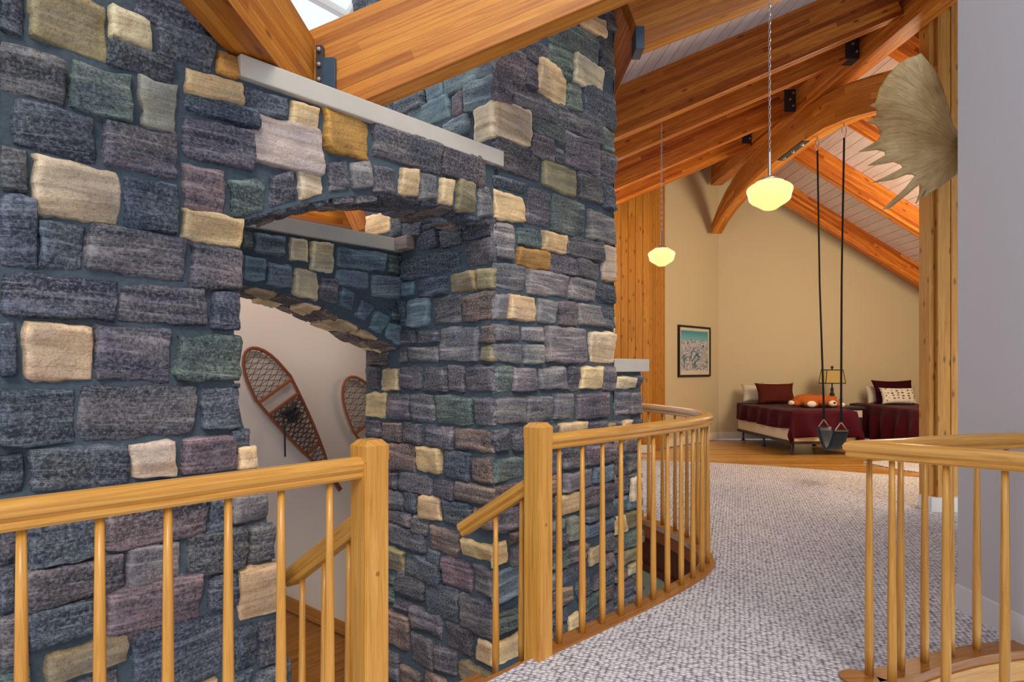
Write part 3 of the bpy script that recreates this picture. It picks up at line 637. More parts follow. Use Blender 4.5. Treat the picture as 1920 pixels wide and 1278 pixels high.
# ---------------------------------------------------------------- stairs going down under the arch
stair = empty('staircase', SP(1.65, 1.9, -1.1), 'narrow oak staircase going down between the two newel posts', 'staircase')
sinv = stair.matrix_world.inverted()
PR = 1.81
def under_s(o_): o_.parent = stair; o_.matrix_parent_inverse = sinv; o_.matrix_world = ROT; return o_
for k in range(1, 8):
    under_s(box_obj('tread', M['oak_dark'], 1.22, 2.06, PR+.05+.275*(k-1), PR+.05+.275*k+.03, -.18*k-.03, -.18*k, bev=.004))
    under_s(box_obj('riser', M['oak_dark'], 1.22, 2.06, PR+.05+.275*(k-1), PR+.07+.275*(k-1), -.18*k, -.18*(k-1)-.031))
for s in (1.20, 2.08):
    bm = bmesh.new(); extrude_profile  # side stringer
    pts = [(PR+.04, -.02), (PR+2.0, -.02-.65*1.96), (PR+2.0, -.30-.65*1.96), (PR+.04, -.30)]
    va = [bm.verts.new((s-.018, p_, z_)) for p_, z_ in pts]; vb = [bm.verts.new((s+.018, p_, z_)) for p_, z_ in pts]
    bm.faces.new(va); bm.faces.new(list(reversed(vb)))
    for i in range(4): bm.faces.new((va[i], vb[i], vb[(i+1) % 4], va[(i+1) % 4]))
    L_ = uvl(bm)
    for f in bm.faces:
        for lp in f.loops: lp[L_].uv = (lp.vert.co.y, lp.vert.co.z)
    under_s(obj('stringer', bm, M['oak']))

# ---------------------------------------------------------------- railings
RAIL = [(-.029, -.022), (-.030, -.012), (-.026, -.009), (-.035, .004), (-.036, .020), (-.030, .033), (-.018, .040), (0, .042), (.018, .040), (.030, .033), (.036, .020), (.035, .004), (.026, -.009), (.030, -.012), (.029, -.022), (.024, -.03), (-.024, -.03)]
RZ = 0.958
def baluster(parent, x, y, z0, z1):
    if getattr(baluster, 'me', None) is None:
        bm = bmesh.new(); lathe(bm, [(.0165, 0), (.0175, .12), (.0165, .35), (.013, .75), (.0105, 1.0)], 12)
        o_ = obj('baluster', bm, M['oak'], smooth=True); baluster.me = o_.data
    else:
        o_ = bpy.data.objects.new('baluster', baluster.me); COL.objects.link(o_)
    o_.parent = parent; o_.matrix_parent_inverse = parent.matrix_world.inverted()
    o_.matrix_world = Matrix.Translation((x, y, z0)) @ Matrix.Diagonal((1, 1, z1-z0, 1)); return o_
def newel(parent, s):
    bm = bmesh.new(); a = .047
    for (h0, z) in ((a, 0), (a, 1)): pass
    prof = [(a, -.35), (a, .98), (a, 1.035), (a-.018, 1.055)]
    rings = [[bm.verts.new((s+sx*r, PR+sy*r, z)) for sx, sy in ((-1, -1), (1, -1), (1, 1), (-1, 1))] for r, z in prof]
    L_ = uvl(bm)
    for i in range(3):
        for k in range(4):
            f = bm.faces.new((rings[i][k], rings[i][(k+1) % 4], rings[i+1][(k+1) % 4], rings[i+1][k]))
    bm.faces.new(rings[0]); bm.faces.new(rings[-1])
    for f in bm.faces:
        for lp in f.loops: lp[L_].uv = (lp.vert.co.z, lp.vert.co.x+lp.vert.co.y*1.7)
    es = [e for e in bm.edges if abs(e.verts[0].co.z-e.verts[1].co.z) > .2]
    bmesh.ops.bevel(bm, geom=es, offset=.004, segments=2, affect='EDGES')
    o_ = obj('newel_post', bm, M['oak']); o_.parent = parent; o_.matrix_parent_inverse = parent.matrix_world.inverted(); o_.matrix_world = ROT
    bm = bmesh.new(); lathe(bm, [(.007, 0), (.007, .003)], 12)
    for z in (.93, .60):
        pg = obj('plug', bm.copy(), M['oak_dark']) if z == .60 else None
        if pg:
            pg.parent = o_; pg.matrix_parent_inverse = o_.matrix_world.inverted()
            pg.matrix_world = ROT @ Matrix.Translation((s+.0, PR-.047, z)) @ Matrix.Rotation(math.pi/2, 4, 'X')
    bm.free()
def put(o_, parent, mw=Matrix.Identity(4)): o_.parent = parent; o_.matrix_parent_inverse = parent.matrix_world.inverted(); o_.matrix_world = mw; return o_
def rail_s(x):  # where the sight line through column x meets the rail line
    return onp(x, 690, PR)[0]
S1, S2 = 1.215, 2.11
lr = empty('stair_railing', SP(S1, PR), 'golden oak railing on the left ending in the nearer square newel post', 'railing')
newel(lr, S1)
bm = bmesh.new(); sweep(bm, [SP(-0.35, PR, RZ), SP(S1-.045, PR, RZ)], RAIL); put(obj('handrail', bm, M['oak']), lr)
bm = bmesh.new(); add_box(bm, -.35, S1-.045, PR-.05, PR+.05, -.03, 0.03, bev=.008); put(obj('base_rail', bm, M['oak']), lr, ROT)
for x in (-260, -100, 40, 187, 315, 428, 527, 618):
    q = SP(rail_s(x), PR); 
    if rail_s(x) > -.3: baluster(lr, q.x, q.y, .03, RZ-.028)
for sgn, s, par in ((-1, S1, lr), (1, S2, None)):
    if par is None:
        cr = empty('curved_railing', SP(S2, PR), 'golden oak railing curving round the stone pillar from the farther newel post', 'railing'); par = cr; newel(cr, S2)
    bm = bmesh.new(); e = 0.50 if sgn > 0 else 0.56
    sweep(bm, [SP(s, PR+.047, .76), SP(s, PR+e, .76-.62*(e-.047))], RAIL); put(obj('stair_handrail', bm, M['oak']), par)
    for t in ((.10, .27) if sgn > 0 else (.13, .30, .47)):
        q = SP(s, PR+t); baluster(par, q.x, q.y, -.65*(t-.03)-.02, .76-.62*(t-.047)-.025)
cpath = [(1.01, 3.655), (1.113, 3.775), (1.21, 3.90), (1.295, 4.06), (1.345, 4.28), (1.36, 4.5), (1.335, 4.68), (1.295, 4.87), (1.235, 5.06), (1.16, 5.24), (1.05, 5.42), (0.90, 5.58), (0.70, 5.70)]
n2 = SP(S2+.047, PR)
def smooth_path(pts, n=6):
    out = []
    P_ = [Vector((p[0], p[1], 0)) for p in pts]
    for i in range(len(P_)-1):
        p0 = P_[max(i-1, 0)]; p1 = P_[i]; p2 = P_[i+1]; p3 = P_[min(i+2, len(P_)-1)]
        for k in range(n):
            t = k/n; out.append(0.5*((2*p1)+(-p0+p2)*t+(2*p0-5*p1+4*p2-p3)*t*t+(-p0+3*p1-3*p2+p3)*t*t*t))
    out.append(P_[-1]); return out
line = [(n2.x, n2.y), (0.58, 3.215), (0.80, 3.435)]
full = smooth_path(line+cpath, 5)
bm = bmesh.new(); sweep(bm, [p_+Vector((0, 0, RZ)) for p_ in full], RAIL); put(obj('handrail', bm, M['oak'], smooth=False), cr)
bm = bmesh.new(); sweep(bm, [p_ for p_ in full], [(-.055, -.03), (-.055, .012), (.045, .012), (.045, -.03)]); put(obj('base_rail', bm, M['oak_dark']), cr)
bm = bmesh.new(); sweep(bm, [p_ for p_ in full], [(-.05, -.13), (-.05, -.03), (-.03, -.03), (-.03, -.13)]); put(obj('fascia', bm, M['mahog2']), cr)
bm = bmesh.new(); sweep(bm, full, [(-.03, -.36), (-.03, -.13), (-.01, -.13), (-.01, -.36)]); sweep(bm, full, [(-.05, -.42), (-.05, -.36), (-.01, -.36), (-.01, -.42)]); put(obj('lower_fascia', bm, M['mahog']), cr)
for q in [(.243, 2.853), (.355, 2.978), (.465, 3.089), (.573, 3.20), (.686, 3.325), (.786, 3.425), (.895, 3.534), (1.005, 3.655), (1.113, 3.775), (1.205, 3.893), (1.289, 4.06), (1.345, 4.28), (1.354, 4.5), (1.328, 4.68), (1.291, 4.87), (1.238, 5.05), (1.165, 5.23), (1.05, 5.42), (.90, 5.58)]:
    # snap to the swept path
    b0 = min(full, key=lambda f_: (f_.x-q[0])**2+(f_.y-q[1])**2); k = full.index(b0)
    best = None
    for i in (max(0, k-1), min(k, len(full)-2)):
        a, c = full[i], full[i+1]; t = max(0, min(1, (Vector((q[0], q[1], 0))-a).dot(c-a)/(c-a).length_squared)); pt = a+(c-a)*t
        if best is None or (pt-Vector((q[0], q[1], 0))).length < (best-Vector((q[0], q[1], 0))).length: best = pt
    baluster(cr, best.x, best.y, .012, RZ-.028)
# walls seen down inside the curved opening
bm = bmesh.new(); sweep(bm, [Vector((p_[0]-.02, p_[1]+.12, -1.5)) for p_ in smooth_path([(1.6, 4.0), (1.55, 4.6), (1.45, 5.0), (1.3, 5.35), (1.0, 5.7), (.6, 5.85)], 4)], [(0, -1.2), (0, 1.17), (.05, 1.17), (.05, -1.2)])
struct(obj('wall_lower', bm, M['wallgreen']))

# right railing
rr = empty('gallery_railing', (1.45, 2.55, 0), 'golden oak railing at the right edge meeting in a sharp corner', 'railing')
tip = Vector((1.447, 2.555, RZ))
nearp = [tip, tip+Vector((.399, -.353, 0))*1.55]
farb = [(1.50, 2.575), (1.66, 2.62), (1.81, 2.69), (1.97, 2.755), (2.13, 2.81), (2.295, 2.85), (2.38, 2.865)]
farp = [Vector((p_.x, p_.y, RZ)) for p_ in smooth_path([(1.447, 2.555)]+farb, 3)]
bm = bmesh.new(); sweep(bm, list(reversed(nearp))+farp[1:], RAIL); put(obj('handrail', bm, M['oak']), rr)
bm = bmesh.new(); bs = [Vector((p_.x, p_.y, 0)) for p_ in farp]; nb = [nearp[1]-Vector((0, 0, RZ)), bs[0]-(nearp[1]-nearp[0]).normalized()*.03]
sweep(bm, nb, [(-.045, -.03), (-.045, .012), (.055, .012), (.055, -.03)]); sweep(bm, bs, [(-.045, -.03), (-.045, .012), (.055, .012), (.055, -.03)]); put(obj('base_rail', bm, M['oak_dark']), rr)
bm = bmesh.new(); sweep(bm, bs, [(.04, -.12), (.04, -.03), (.062, -.03), (.062, -.12)]); put(obj('fascia', bm, M['oak']), rr)
bm = bmesh.new(); sweep(bm, bs, [(.03, -.5), (.03, -.12), (.05, -.12), (.05, -.5)]); put(obj('lower_fascia', bm, M['fir']), rr)
for t in (.22, .556, .888, 1.22): q = tip+Vector((.399, -.353, 0))*t; baluster(rr, q.x, q.y, .012, RZ-.028)
for x, y in farb[:-1]: baluster(rr, x, y, .012, RZ-.028)

bm = bmesh.new(); tv = tip-Vector((0, 0, RZ)); prism(bm, [(tv.x+.075*math.cos(k*math.pi/6), tv.y+.075*math.sin(k*math.pi/6)) for k in range(12)], -.03, .0125); prism(bm, [(tv.x+.06*math.cos(k*math.pi/6)+.01, tv.y+.06*math.sin(k*math.pi/6)-.01) for k in range(12)], -.5, -.03); put(obj('corner_block', bm, M['oak_dark']), rr)
# ---------------------------------------------------------------- floors
edge_open = [(p_.x, p_.y) for p_ in full]
l0 = SP(S1, PR); l1 = SP(-2.0, PR)
arc = [onfloor(x, y) for x, y in ((1745, 896), (1600, 884.5), (1450, 873.5), (1325, 866), (1203, 862))]
hall = [(l1.x, l1.y), (-3.2, 0.4), (-3.2, -2.5), (2.2, -2.5), (2.2, 0.8), (nearp[1].x, nearp[1].y)] + [(tip.x, tip.y)] + farb + [(2.42, 2.87), (2.42, 3.4), (4.2, 3.4), (4.2, 6.0), (6.0, 6.0)] + [(a_.x, a_.y) for a_ in arc] + [(0.2, 8.9), (-.9, 8.9), (-.9, 5.9)] + list(reversed(edge_open)) + [(n2.x-.06, n2.y-.06), (l0.x, l0.y)]
bm = bmesh.new(); prism(bm, hall, -.03, 0.0); struct(obj('floor_carpet', bm, M['carpet']))
bm = bmesh.new(); prism(bm, [(-1.0, 5.8), (1.6, 5.8), (4.0, 5.8), (9.0, 5.8), (9.0, 11.4), (-1.0, 11.4)], -.08, -.012, uvrot=0.0); struct(obj('floor_wood', bm, M['floor']))
rug = [onfloor(*q) for q in ((1617, 866), (1690, 881), (1790, 893), (1800, 868), (1700, 862))]
bm = bmesh.new(); prism(bm, [(q.x, q.y) for q in rug], -.012, .006)
tag(obj('rug', bm, M['carpet']), 'pale rug on the wood floor in front of the second bed', 'rug')

# ---------------------------------------------------------------- walls of the hall and bedroom
cornerY = 11.3; cX = (1347-CX)/FPX*cornerY
Lw = onfloor(1250, 838)
struct(box_obj('wall_far', M['wallbeige'], cX, 9.2, cornerY, cornerY+.12, 0, 5.0))
d = Vector((cX-Lw.x, cornerY-Lw.y, 0)); ang = math.atan2(d.y, d.x); wl_mw = Matrix.Translation((Lw.x, Lw.y, 0)) @ Matrix.Rotation(ang, 4, 'Z')
struct(box_obj('wall_angled', M['wallbeige'], -.05, d.length+.02, 0, .12, 0, 5.0, mw=wl_mw))
struct(box_obj('baseboard_angled', M['white'], 0, d.length, -.018, 0, 0, .13, mw=wl_mw))
struct(box_obj('baseboard_far', M['white'], cX, 9, cornerY-.018, cornerY, 0, .13))
struct(box_obj('wall_right', M['wallbeige'], 9.0, 9.12, 5.0, 11.4, 0, 5.0))
# cedar clad wall beside pillar
ca_, cb_ = P(1218, 690, 9.55), P(1251, 690, 10.15)
ca0 = Vector((ca_.x-1.6, 9.45, 0))
def vboards(name, a, b_, z0, z1, th, m=M['cedar']):
    a = Vector((a[0], a[1], 0)); b_ = Vector((b_[0], b_[1], 0)); d = b_-a; mw = Matrix.Translation(a) @ Matrix.Rotation(math.atan2(d.y, d.x), 4, 'Z')
    bm = bmesh.new(); add_box(bm, 0, d.length, 0, th, z0, z1, axis=2); return obj(name, bm, m, None, mw)
struct(vboards('wall_cedar', ca0, (ca_.x, ca_.y), 0, 5.0, .1))
struct(vboards('wall_cedar_return', (ca_.x, ca_.y), (cb_.x, cb_.y), 0, 5.0, .1))
struct(box_obj('baseboard_cedar', M['white'], ca0.x, ca_.x, ca_.y-.12, ca_.y-.1, 0, .12))
# white partition at right
WX = 2.42
struct(box_obj('wall_partition', M['wallgrey'], WX, WX+.16, -1.0, 3.33, 0, 5.2))
struct(box_obj('wall_partition_return', M['wallgrey'], WX+.16, 4.3, 3.21, 3.33, 0, 5.2))
struct(box_obj('baseboard_partition', M['white'], WX-.016, WX, -1.0, 3.33, 0, .13))
# cedar post
cp = empty('cedar_post', (3.9, 5.6, 0), 'tall knotty cedar board post rising behind the moose antler', 'post')
def yb(name, x0, x1, Y, dy, par):
    a, b_ = P(x0, 690, Y), P(x1, 690, Y); return put(box_obj(name, M['cedar1'], a.x, b_.x, Y, Y+dy, .12, 5.2, axis=2, bev=.004), par)
M['cedar1'] = wood('cedar_board_plain', (0.40, 0.16, 0.025), (0.56, 0.265, 0.05), (0.66, 0.35, 0.085), lam=3.0, knots=0.8, lamvar=0.1)
yb('board', 1742, 1756.5, 5.60, .14, cp); yb('board', 1758.5, 1782, 5.56, .16, cp); yb('board', 1783.5, 1812, 5.60, .16, cp)
put(box_obj('base', M['white'], P(1744, 0, 5.56).x, P(1812, 0, 5.56).x, 5.54, 5.72, 0, .13), cp)
struct(box_obj('wall_bedroom', M['wallbeige'], P(1745, 0, 5.7).x, 9.0, 5.76, 5.86, 0, 5.2))

# ---------------------------------------------------------------- roof
RX = 3.65
def zl(X): return 3.433+.43*(X-1.047)      # underside of the left rafters
def zr_(X): return 4.14-.62*(X-4.84)       # underside of the right rafters
def rafter(Y, x0, x1, h, w, m, label, off=0.0, slope=None):
    o_ = beam('rafter', (x0, Y, zl(x0)+off), (x1, Y, zl(x1)+off), w, h, m); tag(o_, label, 'rafter', None); return o_
# beam B over the arch
b0 = P(612, 232, 2.86); b1 = P(1420, -108, 2.86)
tag(beam('rafter', b0, b1, .13, .393, M['fir']), 'nearest orange timber rafter crossing in front of the stone pillar', 'rafter')
b0 = P(1203, 95, 3.94); b1 = P(2000, -212, 3.94)
tag(beam('rafter', b0, b1, .13, .393, M['fir']), 'light orange timber rafter at the top hung from a steel bracket beside the pillar', 'rafter')
names = {5.75: 'deepest red-orange rafter that the smaller pendant lamp hangs from', 6.34: 'rafter ending in the nearest black hanger bracket', 7.75: 'rafter ending in the middle black hanger bracket', 9.16: 'farthest rafter ending in the smallest black hanger bracket'}
for Y, off, h in ((5.62, 0.0, .44), (6.34, 0, .42), (7.75, .0, .42), (9.16, .08, .42)):
    lb = names[5.75] if Y < 6 else names[Y]
    rafter(Y, -0.3, 3.55, h, .13, M['fir_red'] if Y > 6 else M['fir_red'], lb, off)
# ridge timber
o = beam('ridge_beam', (RX, 5.0, 4.38), (RX, 10.95, 4.56), .2, .44, M['fir_red']); tag(o, 'long ridge timber that the black hangers are bolted to', 'beam')
# arched rib
bot = [(10.95, 3.70), (10.6, 3.83), (10.2, 3.93), (9.7, 4.01), (9.2, 4.06), (8.6, 4.09), (8.07, 4.10), (7.5, 4.08), (7.0, 4.04), (6.5, 3.95), (6.08, 3.84), (5.7, 3.72), (5.4, 3.6)]
top = [(10.95, 3.86), (10.6, 4.08), (10.2, 4.26), (9.7, 4.40), (9.2, 4.47), (8.6, 4.50), (8.07, 4.49), (7.5, 4.46), (7.0, 4.41), (6.5, 4.32), (6.08, 4.2), (5.7, 4.08), (5.4, 3.96)]
bm = bmesh.new(); L_ = uvl(bm); rs = []; u = 0
for i in range(len(bot)):
    if i: u += math.hypot(bot[i][0]-bot[i-1][0], bot[i][1]-bot[i-1][1])
    rs.append(([bm.verts.new((RX+sx*.09, q[0], q[1])) for sx, q in ((-1, bot[i]), (1, bot[i]), (1, top[i]), (-1, top[i]))], u))
for i in range(len(rs)-1):
    for k in range(4):
        f = bm.faces.new((rs[i][0][k], rs[i][0][(k+1) % 4], rs[i+1][0][(k+1) % 4], rs[i+1][0][k]))
        vv = [0, .18, .18+.4, .18*2+.4, .98]
        for lp, uvv in zip(f.loops, ((rs[i][1], vv[k]), (rs[i][1], vv[k+1]), (rs[i+1][1], vv[k+1]), (rs[i+1][1], vv[k]))): lp[L_].uv = uvv
bm.faces.new(rs[0][0]); bm.faces.new(rs[-1][0])
tag(obj('arched_rib', bm, M['fir']), 'curved laminated timber rib that the swing hangs from', 'beam')
# hangers on the ridge
for Y, zb, lb in ((6.34, 4.47, 'largest black steel beam hanger, on the ridge timber above the antler side'), (7.75, 4.52, 'middle black steel beam hanger on the ridge timber'), (9.16, 4.64, 'smallest black steel beam hanger, far along the ridge timber')):
    hg = empty('beam_hanger', (RX-.1, Y-.1, zb), lb, 'bracket')
    put(box_obj('plate', M['steel'], RX-.24, RX-.10, Y-.075, Y+.075, zb-.01, zb+.27, bev=.004), hg)
    for zz in (.06, .14, .22):
        bm = bmesh.new(); lathe(bm, [(.014, 0), (.014, .012), (.006, .016)], 6)
        put(obj('bolt', bm, M['bolt']), hg, Matrix.Translation((RX-.13-.04*(zz == .14), Y-.075, zb+zz)) @ Matrix.Rotation(math.pi/2, 4, 'X'))
pl = P(1492, 278, 7.95)
hg = empty('strap_plate', (RX, 7.95, 4.1), 'steel plate bolted under the curved rib left of the swing ropes', 'bracket')
put(box_obj('plate', M['steel'], RX-.10, RX-.01, 7.5, 8.2, 4.072, 4.088, bev=.002), hg)
for yy in (7.6, 7.85, 8.1):
    bm = bmesh.new(); lathe(bm, [(.022, 0), (.022, -.012), (.01, -.02)], 8); put(obj('bolt', bm, M['bolt']), hg, Matrix.Translation((RX-.055, yy, 4.072)))
# right roof rafters
for Y, lb in ((10.75, 'lowest timber rafter sloping down along the far bedroom wall'), (9.3, 'timber rafter sloping down to the right behind the antler tines'), (7.9, 'upper timber rafter sloping down right behind the antler'), (6.5, 'short dark timber rafter above the antler beside the cedar post')):
    a = Vector((RX+.1, Y, zr_(RX+.1))); b_ = Vector((9.0, Y, zr_(9.0))); tag(beam('rafter', a, b_, .14, .34, M['fir_red']), lb, 'rafter')
# ceilings
def ceil(name, pts, rot, th=.05):
    bm = bmesh.new(); L_ = uvl(bm); a = [bm.verts.new(p_) for p_ in pts]; b_ = [bm.verts.new(Vector(p_)+Vector((0, 0, th))) for p_ in pts]; n = len(pts)
    fs = [bm.faces.new(a), bm.faces.new(list(reversed(b_)))]+[bm.faces.new((a[i], b_[i], b_[(i+1) % n], a[(i+1) % n])) for i in range(n)]
    c, s = math.cos(rot), math.sin(rot)
    for f in fs:
        for lp in f.loops: q = lp.vert.co; lp[L_].uv = (q.x*c+q.y*s, -q.x*s+q.y*c)
    return struct(obj(name, bm, M['plank']))
def zlt(X): return zl(X)+.46
ceil('ceiling_left', [(.25, 3.2, zlt(.25)), (RX, 3.2, zlt(RX)), (RX, 11.4, zlt(RX)), (.25, 11.4, zlt(.25))], math.radians(98))
def zrt(X): return zr_(X)+.36
ceil('ceiling_right', [(RX, 3.2, zrt(RX)), (9.1, 3.2, zrt(9.1)), (9.1, 11.4, zrt(9.1)), (RX, 11.4, zrt(RX))], math.radians(90))
# valley timber beside the pillar
o = beam('valley_beam', P(1137, 215, 4.5), P(1262, -60, 3.95), .17, .42, M['fir_red'], up=Vector((-.75, -.2, .6))); tag(o, 'pinkish diagonal timber with bolts running down behind the pillar top', 'beam')
hg = tag(box_obj('beam_hanger', M['bracket_blue'], P(1188, 0, 3.94).x, P(1204, 0, 3.94).x, 3.87, 4.01, P(0, 102, 3.94).z, P(0, 60, 3.94).z, bev=.003), 'blue-black steel bracket at the pillar end of the light rafter', 'bracket')
# hip timber A over the left pier
o = beam('hip_beam', (-.978, 0.9, 2.465), (-.978, 2.80, 2.465), .155, .335, M['fir']); tag(o, 'thick orange timber coming overhead at top left over the arch', 'beam')
br = empty('corner_bracket', P(604, 170, 2.8), 'dark blue steel bracket joining two timbers above the front arch', 'bracket')
put(box_obj('plate', M['bracket_blue'], P(604, 0, 2.78).x, P(630, 0, 2.78).x, 2.765, 2.79, 2.46, P(0, 108, 2.77).z, bev=.002), br)
put(box_obj('side_plate', M['steel'], P(592, 0, 2.76).x, P(605, 0, 2.76).x, 2.76, 2.79, 2.46, P(0, 84, 2.76).z, bev=.002), br)
for yy in (94, 122, 150):
    bm = bmesh.new(); lathe(bm, [(.010, 0), (.010, .012), (.005, .016)], 6); put(obj('bolt', bm, M['bolt']), br, Matrix.Translation(P(598.5, yy, 2.76)) @ Matrix.Rotation(math.pi/2, 4, 'X'))
# skylight over the stairwell
ZS = 4.25
def atz(x, y, z=ZS): Y = (z-H)*FPX/(HY-y); return Vector(((x-CX)/FPX*Y, Y, z))
sk = empty('skylight', atz(640, 30), 'bright skylight with white bars above the stairwell', 'skylight')
def bar(a, b_, w): beam('glazing_bar', atz(*a), atz(*b_), w, .06, M['white'], parent=sk)
bar((540, -24), (665, 44), .06); bar((640, 70), (705, -30), .12)
bm = bmesh.new(); q = [atz(*k) for k in ((400, -120), (700, -120), (650, 90), (500, 90))]
f = bm.faces.new([bm.verts.new(k+Vector((0, 0, .05))) for k in q]); put(obj('glass_pane', bm, M['glass']), sk)
q = [atz(*k) for k in ((712, -40), (650, 75), (900, 75), (900, -40))]
ceil('ceiling_well', q, math.radians(60))

# ---------------------------------------------------------------- pendant lamps
def chain(bm, c, z0, z1, link=.035, r=.0022, wid=.010):
    z = z0; k = 0
    while z < z1:
        pts = []
        for i in range(13):
            a = 2*math.pi*i/12; xx = wid*math.cos(a); zz = z+link*.5+(link*.62)*math.sin(a)
            pts.append(Vector((c[0]+(xx if k % 2 == 0 else 0), c[1]+(0 if k % 2 == 0 else xx), zz)))
        tube(bm, pts, r, 5); z += link; k += 1
def pendant(x, y, Y, wpx, ztop, label):
    c = P(x, y, Y); R = wpx/2*Y/FPX
    e = empty('pendant_lamp', (c.x, c.y, c.z-.6*R), label, 'pendant lamp')
    bm = bmesh.new()
    lathe(bm, [(k_*R, z_*R) for k_, z_ in ((.10, -.71), (.28, -.69), (.52, -.53), (.78, -.37), (.89, -.25), (.93, -.05), (.985, .14), (1.0, .22), (.96, .30), (.84, .40), (.68, .49), (.62, .55), (.42, .60))], 32)
    put(obj('globe_shade', bm, M['globe'], smooth=True), e, Matrix.Translation(c))
    bm = bmesh.new(); lathe(bm, [(.46*R, .58*R), (.48*R, .66*R), (.35*R, .74*R), (.12*R, .80*R), (.075*R, .85*R), (.075*R, 1.9*R), (.03*R, 1.95*R)], 20)
    put(obj('fitter', bm, M['chrome'], smooth=True), e, Matrix.Translation(c))
    bm = bmesh.new(); k = R/.14; chain(bm, c, c.z+1.93*R, ztop-.035, .026, .0022, .0065); put(obj('chain', bm, M['chrome']), e)
    return e
pendant(1443, 364, 3.75, 82, 4.2, 'larger lit schoolhouse globe pendant hanging on a chain nearer the camera')
pendant(1240.5, 481, 5.62, 50, zl(P(1240, 0, 5.62).x), 'smaller lit globe pendant hanging in front of the cedar boards')

# ---------------------------------------------------------------- antler
A = [(500,45),(540,90),(600,165),(640,240),(660,300),(700,430),(740,590),(790,650),(900,700),(960,820),(900,900),(785,932),(700,1000),(600,1068),(515,1128),(548,1052),(468,1165),(500,1085),(520,1035),(490,1020),(400,1100),(280,1195),(215,1215),(270,1160),(400,1035),(465,955),(440,945),(400,945),(300,985),(140,1010),(250,960),(330,920),(370,895),(355,872),(300,852),(200,872),(110,882),(180,840),(240,805),(235,778),(170,762),(45,778),(100,745),(180,700),(208,660),(195,610),(160,572),(95,557),(150,535),(180,500),(180,460),(125,432),(170,412),(200,300),(260,210),(340,120),(420,75),(460,66)]
YA = 3.62
bm = bmesh.new()
def apt(px_, py_):
    dx = (px_-1735)/60.0; dz = (py_-250)/150.0
    Y = YA + .05*min(dx, 1.0)**2 + .035*dz*dz - (max(0, dx-1.1)*.55) + .006*noise.noise(Vector((px_*.03, py_*.03, 0)))
    return P(px_, py_, Y)
vs = [bm.verts.new(Vector((1600+x/3.995, 90+y/3.995, 0))) for x, y in A]
f = bm.faces.new(vs); bm.normal_update(); bmesh.ops.triangulate(bm, faces=[f], ngon_method='BEAUTY')
for _ in range(5):
    es = [e for e in bm.edges if e.calc_length() > 7]
    if not es: break
    bmesh.ops.subdivide_edges(bm, edges=es, cuts=1, use_grid_fill=False)
    bmesh.ops.triangulate(bm, faces=[f for f in bm.faces if len(f.verts) > 3])
    bmesh.ops.beautify_fill(bm, faces=bm.faces, edges=[e for e in bm.edges if not e.is_boundary])
org = apt(1775, 275)
for v in bm.verts: v.co = apt(v.co.x, v.co.y)-org
ant = obj('moose_antler', bm, M['antler'], None, Matrix.Translation(org), smooth=True)
mo = ant.modifiers.new('solid', 'SOLIDIFY'); mo.thickness = .02; mo.offset = 0
tag(ant, 'huge palmate moose antler with pale tines mounted by the white partition', 'antler')

# ---------------------------------------------------------------- snowshoes
def snowshoe(x0, y0, x1, y1, wpx, label):
    a = onp(x0, y0, PW-.03); b_ = onp(x1, y1, PW-.03); A0 = Vector((a[0], 0, a[1])); B0 = Vector((b_[0], 0, b_[1])); ax = B0-A0; Ln = ax.length; ax.normalize(); sd = Vector((-ax.z, 0, ax.x))
    pm = onp((x0+x1)/2, (y0+y1)/2, PW-.03); q = onp((x0+x1)/2+wpx, (y0+y1)/2, PW-.03); Wd = (q[0]-pm[0])/2
    e = empty('snowshoe', SP(a[0], PW-.03, min(a[1], b_[1])), label, 'snowshoe')
    def wf(t):
        if t < .25: return Wd*math.sqrt(max(0, 1-((.25-t)/.25)**2))
        if t < .86: k = (t-.25)/.61; return Wd*(1-k)**.85*(1+.35*k)+.008
        return .008
    def pt(t, s, lift=0): q_ = A0+ax*(t*Ln)+sd*s; return SP(q_.x, PW-.03-lift, q_.z)
    ts = [.0, .005, .02, .05, .09, .14, .19, .25, .33, .42, .5, .58, .66, .74, .8, .86, 1.0]
    bm = bmesh.new()
    tube(bm, [pt(t, wf(t)) for t in reversed(ts)]+[pt(t, -wf(t)) for t in ts], .013, 6); put(obj('frame', bm, M['shoe_wood']), e)
    for t in (.27, .36, .68):
        bm = bmesh.new(); tube(bm, [pt(t, -wf(t)), pt(t, wf(t))], .014, 6); put(obj('crossbar', bm, M['shoe_wood']), e)
    bm = bmesh.new()
    def lace(t0, t1, n, r):
        st_ = (t1-t0)/n
        for i in range(-n, 2*n):
            for dr in (1, -1):
                seg = []
                for k in range(0, 61):
                    f_ = k/60; t = t0+st_*i+f_*(t1-t0)*.6; s_ = dr*Wd*(2*f_-1)
                    if t0 <= t <= t1 and abs(s_) < wf(t): seg.append(pt(t, s_))
                if len(seg) > 3: tube(bm, [seg[0], seg[-1]], r, 4)
        for i in range(1, n):
            t = t0+st_*i
            tube(bm, [pt(t, -wf(t)), pt(t, wf(t))], r, 4)
    lace(.01, .27, 7, .0022); lace(.36, .68, 9, .0045); lace(.68, .86, 6, .0025)
    put(obj('lacing', bm, M['lace']), e)
    bm = bmesh.new()
    for t, w_ in ((.39, .5), (.42, .4), (.45, .45)): tube(bm, [pt(t, -wf(t)*w_, .03), pt(t+.01, 0, .05), pt(t, wf(t)*w_, .03)], .018, 6)
    tube(bm, [pt(.42, -Wd*.5, .03), pt(.5, -Wd*1.0, .05), pt(.52, -Wd*1.1, .05)+Vector((0, 0, -.12))], .007, 5)
    put(obj('binding', bm, M['leather']), e)
    return e
snowshoe(466, 655, 638, 918, 66, 'left wooden snowshoe with dark lacing hung tilted on the stairwell wall')
snowshoe(652, 709, 800, 985, 60, 'right wooden snowshoe partly hidden behind the stone pillar')

